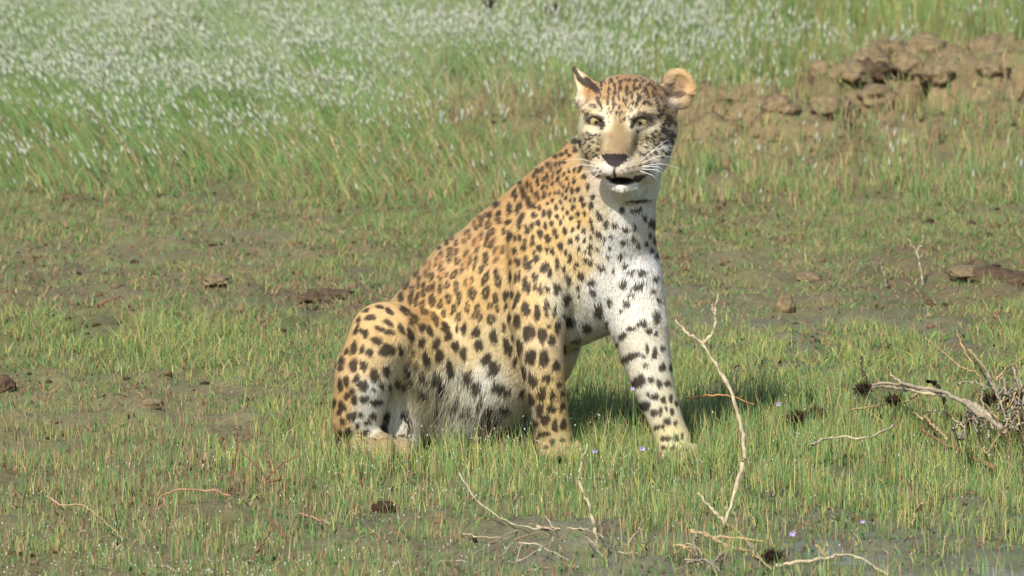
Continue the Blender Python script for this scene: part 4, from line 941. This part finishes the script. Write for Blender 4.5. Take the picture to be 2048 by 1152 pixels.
stem('straw', lay([(815, 975), (870, 1040)], O, s, (.04, .02)), .003, .002, TAN, 'short reddish dry stem leaning on the curved branch', 'straw')
stem('straw', lay([(800, 400), (870, 362), (1000, 352), (1110, 356), (1200, 320), (1270, 285)], O, s, (.05, .06)), .0026, .0018, PALE, 'thin pale stem lying through green grass between dark hole and dead branch', 'straw', n=24)
stem('straw', lay([(80, 128), (200, 108), (330, 118), (460, 162)], O, s, .09), .0022, .0012, mat_plain('orange_stem', srgb(180, 130, 84)), 'thin orange stem arching behind the forked stalk', 'straw', n=20)
stem('straw', lay([(1375, 860), (1400, 770), (1430, 735)], O, s, (.01, .07)), .003, .002, TAN, 'tan broken reed standing in the tall grass by the puddles', 'straw')
# fallen dead branch and dead bush at the right
O, s = (1700, 700), 4.43
fb = empty('fallen_branch', G(1900, 850), 'thick weathered fallen branch with grey forks lying in the grass', 'branch')
for nm, pts, h, a, b, m in [('bough', [(200, 312), (400, 300), (600, 330), (760, 345), (900, 410), (1030, 470), (1150, 570), (1270, 632), (1350, 705)], (.09, .10, .08, .04), .0028, .0060, GREY),
   ('fork', [(360, 210), (440, 282), (560, 350), (780, 400), (840, 410)], (.10, .08), .0022, .004, PALE), ('fork', [(190, 332), (330, 322), (500, 350), (700, 372)], .08, .002, .0036, GREY), ('fork', [(1010, 460), (1100, 500), (1240, 610)], .06, .006, .008, PALE),
   ('fork', [(480, 470), (560, 420), (620, 370)], .06, .0018, .0028, TAN), ('fork', [(690, 280), (760, 300), (820, 390), (840, 480), (860, 560)], (.1, .07, .02), .004, .003, DARKM), ('fork', [(860, 560), (870, 620), (850, 700)], (.04, .0), .003, .002, TAN),
   ('fork', [(90, 180), (150, 280)], (.11, .08), .0018, .002, PALE), ('fork', [(100, 60), (108, 160), (150, 250)], (.16, .12, .09), .0016, .0018, PALE), ('fork', [(660, 560), (690, 620), (780, 710), (860, 790)], .03, .0022, .003, TAN), ('fork', [(560, 550), (640, 610)], .04, .002, .003, TAN)]:
    stem(nm, lay(pts, O, s, h), a, b, m, parent=fb, n=26)
db = empty('dead_bush', G(2020, 890), 'bleached dead bush of many crossing twigs heaped at the fallen branch end', 'bush')
BUSH = [[(1340, 720), (1260, 845), (1205, 905), (1140, 750)], [(1350, 745), (1440, 690), (1545, 648), (1640, 600)], [(1220, 210), (1280, 350), (1330, 440), (1350, 560)], [(1050, 0), (1180, 140), (1245, 250)], [(1290, 400), (1345, 240)], [(1380, 400), (1460, 310), (1535, 130)],
 [(1300, 272), (1380, 172), (1540, 70), (1620, 20)], [(950, 300), (1060, 280), (1220, 335)], [(1335, 450), (1375, 600), (1360, 700)], [(1455, 400), (1500, 640)], [(1310, 400), (1390, 290)], [(1370, 400), (1520, 340), (1640, 330)], [(1200, 870), (1300, 850)], [(1480, 560), (1550, 430), (1620, 360)],
 [(1400, 700), (1520, 560), (1640, 480)], [(1420, 760), (1560, 700), (1660, 690)], [(1500, 250), (1560, 420), (1580, 600)], [(1440, 150), (1500, 330), (1490, 480)], [(1560, 120), (1600, 300), (1640, 420)], [(1480, 420), (1600, 520), (1660, 560)], [(1380, 560), (1500, 500), (1620, 500)], [(1530, 640), (1600, 760), (1660, 820)], [(1330, 640), (1450, 600), (1560, 560)]]
qb = np.random.default_rng(9)
for _ in range(60):
    a = qb.uniform(900, 1700), qb.uniform(180, 820); t_ = qb.uniform(-2.6, -.5); L_ = qb.uniform(120, 330)
    if a[1] < 420 + (1380 - a[0]) * .5: continue
    BUSH.append([a, (a[0] + L_ * .5 * math.cos(t_) + qb.normal(0, 16), a[1] + L_ * .5 * math.sin(t_)), (a[0] + L_ * math.cos(t_), a[1] + L_ * math.sin(t_) + qb.normal(0, 16))])
for k, pts in enumerate(BUSH):
    stem('twig', lay(pts, O, s, (.02 + .03 * (k % 3), .05, .04 + .04 * (k % 2))), 0.0034 if k < 4 else .0022, .0012, (TAN, PALE, GREY)[k % 3], parent=db, n=18)
stem('snaking_root', lay([(600, 680), (720, 760), (830, 832), (960, 885), (1100, 962), (1280, 1042)], O, s, (.03, .02, .02)), .0024, .005, mat_plain('root_orange', srgb(128, 98, 64), vary=.4, bump=.5), 'orange brown exposed root running below the dead bush', 'root', n=26)
stem('straw', lay([(670, 545), (740, 540), (812, 534)], O, s, .03), .0022, .0016, PALE, 'short straight pale stem below the fallen branch', 'straw')
stem('straw', lay([(0, 532), (140, 510), (285, 484)], O, s, .05), .002, .0014, TAN, 'thin tan stem pointing at the dark moss clump', 'straw')

# dark shaggy clumps caught on the branches: many short strands
def shaggy(name, px, py, z, r, label, cat, mat=DARKM, flat=.7, n=420, up=.8):
    q = np.random.default_rng(int(px * 7 + py)); c = G(px, py, z); ch = []
    bm = bmesh.new(); bmesh.ops.create_icosphere(bm, subdivisions=3, radius=r * .5)
    for v in bm.verts:
        k = 1 + .9 * (hashnoise(np.array([v.co[:]]) + c, 2.2 / r, 3, 3)[0] - .5); v.co *= k; v.co.z *= flat
    V = [np.array(v.co) for v in bm.verts]; T = [tuple(v.index for v in f.verts) for f in bm.faces]; bm.free()
    for _ in range(n):
        d = q.normal(0, 1, 3); d /= np.linalg.norm(d); d[2] *= flat; a = d * r * .4; e = d * r * q.uniform(.6, 1.55) + np.array([0, 0, q.normal(0, .2) * r * up])
        sd_ = np.cross(d, q.normal(0, 1, 3)); sd_ /= np.linalg.norm(sd_) + 1e-9; w = r * .035; o = len(V); V += [a - sd_ * w, a + sd_ * w, e]; T.append((o, o + 1, o + 2))
    o = link(name, mesh_from(name, V, T), mat); o.location = c; return tag(o, label, cat)
shaggy('moss_shade_clump', 1726, 778, .05, .024, 'black shaggy moss clump hanging at the tip of the fallen branch', 'moss')
shaggy('moss_shade_clump', 1787, 800, .045, .023, 'black shaggy moss clump hanging beneath the fallen branch', 'moss')
shaggy('moss_shade_clump', 1982, 800, .04, .024, 'dark moss clump caught in the dead bush', 'moss')
shaggy('moss_shade_clump', 1936, 842, .015, .030, 'dark ragged clump standing in for the shade below the thick bough', 'moss')  # dark strands modelled where only shade lies under the bough
shaggy('moss_shade_clump', 2030, 800, .03, .030, 'dark moss clump deep inside the dead bush twigs', 'moss')
shaggy('mud_lump', 1545, 1112, .02, .024, 'dark wet mud lump beside the curved dry branch', 'mud')
shaggy('peat_lump', 1596, 836, .022, .026, 'dark brown peat lump in a hollow of the green grass', 'peat', n=480)
shaggy('peat_lump', 1634, 828, .026, .026, 'dark rust brown peat lump with ragged roots in the grass', 'peat', mat_plain('rusty_peat', srgb(84, 54, 40), vary=.5, scale=70, bump=.8), n=480)
# clods of soil
SOILD = mat_plain('dark_soil', srgb(88, 72, 54), rough=.9, spec=.1, vary=.45, scale=60, bump=.9)
def clod(px, py, rx, ry, rz, mat, label, seed, sink=.35):
    bm = bmesh.new(); bmesh.ops.create_icosphere(bm, subdivisions=4, radius=1.0)
    P0 = np.array([v.co[:] for v in bm.verts]); k = .5 + .9 * hashnoise(P0, 1.8, seed, 4) + .35 * (np.abs(hashnoise(P0, 4.5, seed + 1, 3) - .5) * 2)
    V = P0 * k[:, None] * [rx, ry, rz]; T = [tuple(v.index for v in f.verts) for f in bm.faces]; bm.free()
    c = G(px, py, 0); o = link('clod', mesh_from('clod', V, T, smooth=True), mat); o.location = (c[0], c[1], gz(c) + rz * (1 - 2 * sink) * .8)
    return tag(o, label, 'clod')
for a in [(770, 1017, .024, .03, .016, DARKM, 'dark reddish clod lying alone on bare soil below the belly'), (302, 826, .022, .03, .014, CLODM, 'brown clod with a shaded hollow on the bare mud'), (352, 441, .014, .03, .012, SOILD, 'small dark clod in sparse grass behind the mud'),
          (10, 780, .02, .04, .02, SOILD, 'dark clod half out of the grass at the mud edge'), (1570, 615, .022, .04, .026, CLODM, 'rounded brown clod standing on wet grey mud'), (1408, 926, .034, .03, .014, CLODM, 'flat tan clod in the grass next to the pale front paw'),
          (660, 592, .055, .07, .013, SOILD, 'dark crumbled earth heap with red roots behind the haunch'), (625, 600, .03, .04, .014, SOILD, 'smaller dark earth crumb beside the crumbled heap'), (100, 838, .022, .03, .008, CLODM, 'flat reddish clod on the bare mud'),
          (1858, 608, .012, .02, .012, SOILD, 'small dark clod on the mud near the eroded bank'), (1985, 572, .06, .09, .018, SOILD, 'dark eroded earth bank with shaded undercut'), (1935, 566, .05, .08, .014, CLODM, 'brown earth lump next to the eroded bank'),
          (2040, 578, .05, .09, .016, SOILD, 'second dark lump of the eroded earth bank'), (200, 510, .03, .06, .010, CLODM, 'low rounded clod in the sparse grass behind the mud'), (430, 570, .03, .06, .010, CLODM, 'low dull clod behind the lush grass strip'), (1610, 555, .035, .06, .012, CLODM, 'low clod at the edge of the wet mud'),
          (1740, 225, .05, .07, .03, SOILD, 'dark clod in the face of the earth mound'), (1990, 215, .06, .07, .03, CLODM, 'big clod on the crest of the earth mound'), (1545, 240, .03, .06, .05, CLODM, 'upright clod with a dark cleft in the low mound'), (1640, 222, .03, .05, .035, CLODM, 'square clod on the low mound'), (1470, 262, .07, .06, .02, CLODM, 'wide tan clod on the low mound behind the ear')]:
    clod(*a, seed=int(a[0] + a[1]))
qm = np.random.default_rng(4)
for px, py in [(1700, 215), (1735, 205), (1775, 190), (1810, 200), (1850, 182), (1890, 190), (1925, 176), (1960, 190), (1510, 245), (1585, 250), (1610, 240), (1680, 235), (1770, 230), (1880, 220), (2000, 215), (1560, 275), (1640, 265)]:
    s_ = qm.uniform(.6, 1.25); clod(px + qm.normal(0, 8), py + 14, .05 * s_, .07 * s_, .03 * s_, CLODM, 'rough tan clod of the broken earth ridge behind the leopard', seed=px + py, sink=.48)['group'] = 'clods of the broken earth ridge'
# standing weeds
def weed(name, foot, chains, mat, label, cat='stem', r=(.0022, .001), y=None):
    b = G(*foot); t = empty(name, b, label, cat); yy = b[1]
    for i, c in enumerate(chains): stem('main_stem' if i == 0 else 'side_stem', [P(px, py, yy + .012 * i) for px, py in c], r[0] * (1 if i == 0 else .8), r[1], mat, parent=t, n=22)
    return t
o = lambda pts: [(x / 2.88, 752 + y / 2.88) for x, y in pts]
weed('reddish_weed', (470, 992), [o([(1355, 700), (1345, 560), (1365, 430), (1420, 330)]), o([(1365, 430), (1360, 340), (1330, 280)]), o([(1400, 370), (1450, 350)])], RED, 'upright reddish dry weed with forked top near the haunch')
weed('reddish_weed', (572, 1075), [o([(1650, 935), (1590, 860), (1530, 760), (1540, 680), (1530, 590), (1460, 500), (1385, 425)]), o([(1530, 600), (1620, 510), (1730, 455)]), o([(1560, 560), (1545, 470), (1530, 370)]), o([(1540, 610), (1590, 600), (1620, 600)])], RED, 'sprawling dark reddish weed with three branches near the reddish upright weed', r=(.003, .0012))
weed('reddish_weed', (510, 1118), [o([(1468, 1055), (1500, 980), (1570, 880)])], RED, 'short leaning red stem below the sprawling weed', r=(.0028, .0014))
weed('reddish_weed', (335, 1020), [o([(960, 775), (945, 690), (1050, 652), (1200, 660), (1330, 690)])], mat_plain('pink_stem', srgb(160, 118, 94)), 'arching pinkish stem bowing toward the upright reddish weed', r=(.0024, .0016))
weed('reddish_weed', (134, 1092), [o([(385, 968), (330, 915), (280, 858)])], RED, 'short dark leaning stem alone in sparse grass', r=(.003, .0016))
stem('straw', lay([(270, 690), (340, 740), (480, 745), (530, 780), (640, 870), (700, 940)], (0, 752), 2.88, (.04, .03, .01)), .0018, .0012, TAN, 'long tan stem arching along the bare soil near the leaning dark stem', 'straw', n=26)
stem('straw', lay([(1720, 790), (1800, 815), (1890, 845)], (0, 752), 2.88, .02), .002, .0014, mat_plain('rosy_stem', srgb(168, 130, 108)), 'rosy dry stem lying flat on the soil below the hind paw', 'straw')
weed('red_arch', (188, 628), [[(190, 628), (196, 612), (215, 600), (242, 593)]], RED, 'thin red arching stem over the lush grass strip behind the mud', r=(.003, .0016))
weed('brown_reed', (690, 345), [[(690, 345), (676, 312), (664, 280), (655, 258)]], TAN, 'straight tan dry reed at the near edge of the meadow', r=(.0035, .002))
weed('brown_reed', (735, 345), [[(735, 345), (722, 310), (716, 280)]], TAN, 'shorter brown dry reed beside the straight tan one', r=(.003, .0016))
weed('forked_twig', (1846, 570), [[(1846, 570), (1840, 530), (1832, 503), (1815, 478)], [(1832, 503), (1842, 490), (1848, 470)], [(1838, 520), (1846, 505)]], PALE, 'thin pale Y shaped twig standing in sparse grass', r=(.0026, .0012))
weed('brown_reed', (1774, 572), [[(1774, 572), (1766, 540), (1757, 512)]], GREY, 'grey leaning reed next to the Y shaped twig', r=(.0024, .0014))
weed('brown_reed', (1505, 335), [[(1510, 338), (1504, 310), (1497, 280)]], TAN, 'pale straw standing in front of the low mound', r=(.0024, .0014))
weed('bent_twig', (1845, 690), [[(1845, 700), (1850, 650), (1860, 605)]], GREY, 'thin grey twig on the wet mud behind the green grass', r=(.0016, .001))
weed('bare_twig', (1975, 790), [[(1980, 800), (1955, 745), (1920, 680), (1912, 660)], [(1955, 745), (1925, 735), (1850, 675)]], TAN, 'long bare twig rising above the dead bush', r=(.0026, .0012))
# dark dried flower heads above the meadow
def seed_head(foot, path, tipr, label):
    b = G(*foot); t = empty('dried_flower', b, label, 'dried flower'); yy = b[1]
    p = [P(x, y, yy) for x, y in path]; stem('stalk', [b] + p, .004, .003, GREY, parent=t)
    c = p[-1]; q = np.random.default_rng(int(foot[0])); V, T = [], []
    for _ in range(120):
        d = q.normal(0, 1, 3); d[2] = abs(d[2]) * 1.3; d /= np.linalg.norm(d); sd_ = np.cross(d, q.normal(0, 1, 3)); sd_ /= np.linalg.norm(sd_); k = len(V)
        V += [c - sd_ * .004, c + sd_ * .004, c + d * tipr * q.uniform(.7, 1.2)]; T.append((k, k + 1, k + 2))
    h = link('flower_head', mesh_from('flower_head', V, T), DARKM, t); h.matrix_parent_inverse = Matrix.Translation(-t.location)
seed_head((392, 150), [(392, 110), (391, 80), (390, 52)], .028, 'dark tufted dried flower standing alone in the white meadow')
seed_head((985, 120), [(984, 80), (982, 45), (981, 14)], .030, 'dark dried flower bent at the top behind the leopard')
seed_head((1100, 120), [(1101, 80), (1101, 50), (1106, 24)], .030, 'dark thick dried flower in the meadow behind the neck')
# violet flowers
VIO = mat_plain('violet_petal', srgb(186, 166, 216), rough=.6, vary=.15); STEMM = mat_plain('flower_stem', srgb(98, 128, 66))
def flower(px, py, yfoot, size, label):
    size = size * .75
    c0 = P(px, py, G(px, yfoot)[1]); b = np.array([c0[0], c0[1], gz(c0)]); t = empty('violet_flower', b, label, 'flower')
    stem('stem', [b, (b + c0) / 2 + [.003, 0, 0], c0], .0012, .0008, STEMM, parent=t)
    q = np.random.default_rng(int(px)); pm = None
    for k in range(5):
        a = 2 * math.pi * k / 5 + q.uniform(0, .4); d = np.array([math.cos(a), -.55, math.sin(a) * .8]); e = np.array([-math.sin(a), 0, math.cos(a) * .8])
        V = [c0, c0 + d * size * .55 + e * size * .34, c0 + d * size, c0 + d * size * .55 - e * size * .34, c0 + d * size * .5 + np.array([0, -.25 * size, 0])]
        p = link('petal', mesh_from('petal', V, [(0, 1, 4), (1, 2, 4), (2, 3, 4), (3, 0, 4)], smooth=True), VIO, t); p.matrix_parent_inverse = Matrix.Translation(-t.location)
for a in [(1285, 897, 950, .009, 'violet flower in the grass between the front paws'), (1190, 902, 950, .009, 'violet flower beside the tan front paw and bent stalk'), (1557, 808, 850, .009, 'violet flower in green grass beside the dark peat'), (1265, 777, 920, .007, 'small violet flower against the inside of the pale foreleg'), (1585, 1067, 1085, .010, 'violet flower by the puddle edge'), (1725, 1043, 1075, .007, 'faint small violet flower deep in the puddle-side grass')]: flower(*a)
# crumbs of soil
q = np.random.default_rng(77); V, T = [], []
bm = bmesh.new(); bmesh.ops.create_icosphere(bm, subdivisions=1, radius=1.0); IV = np.array([v.co[:] for v in bm.verts]); IT = np.array([[v.index for v in f.verts] for f in bm.faces]); bm.free()
n = 9000; x = q.uniform(-1.7, 1.7, n); y = q.uniform(-1.9, 6.5, n); pn = hashnoise(np.stack([x, y, 0 * x], 1), 4, 71, 3); k = (pn > .5) & ~under_animal(x, y) & (pool_amount(x, y) < .4); x, y = x[k], y[k]; n = len(x); z = ground_z(x, y)
sz = .0035 + .010 * q.random(n) ** 3; jit = IV[None] * q.uniform(.7, 1.3, (n, len(IV), 1)) * (sz[:, None, None] * np.array([1, 1, .65]))
V = (jit + np.stack([x, y, z], 1)[:, None, :]).reshape(-1, 3); T = (IT[None] + (np.arange(n) * len(IV))[:, None, None]).reshape(-1, 3)
cc = np.repeat((np.array([srgb(112, 92, 68), srgb(58, 46, 36), srgb(112, 94, 70)])[q.integers(0, 3, n)])[:, None], len(IV), 1).reshape(-1, 3)
tag(link('soil_crumbs', mesh_from('soil_crumbs', V, T, cc, smooth=True), mat_attr('soil_crumb', rough=.9, spec=.1, noise=.3, nscale=120)), 'small brown crumbs of soil strewn over the mud', 'soil', kind='stuff')

print('TRIS', sum(len(o.data.polygons) * (2 if o.name.startswith(('body', 'ground')) else 1) for o in bpy.data.objects if o.type == 'MESH'))
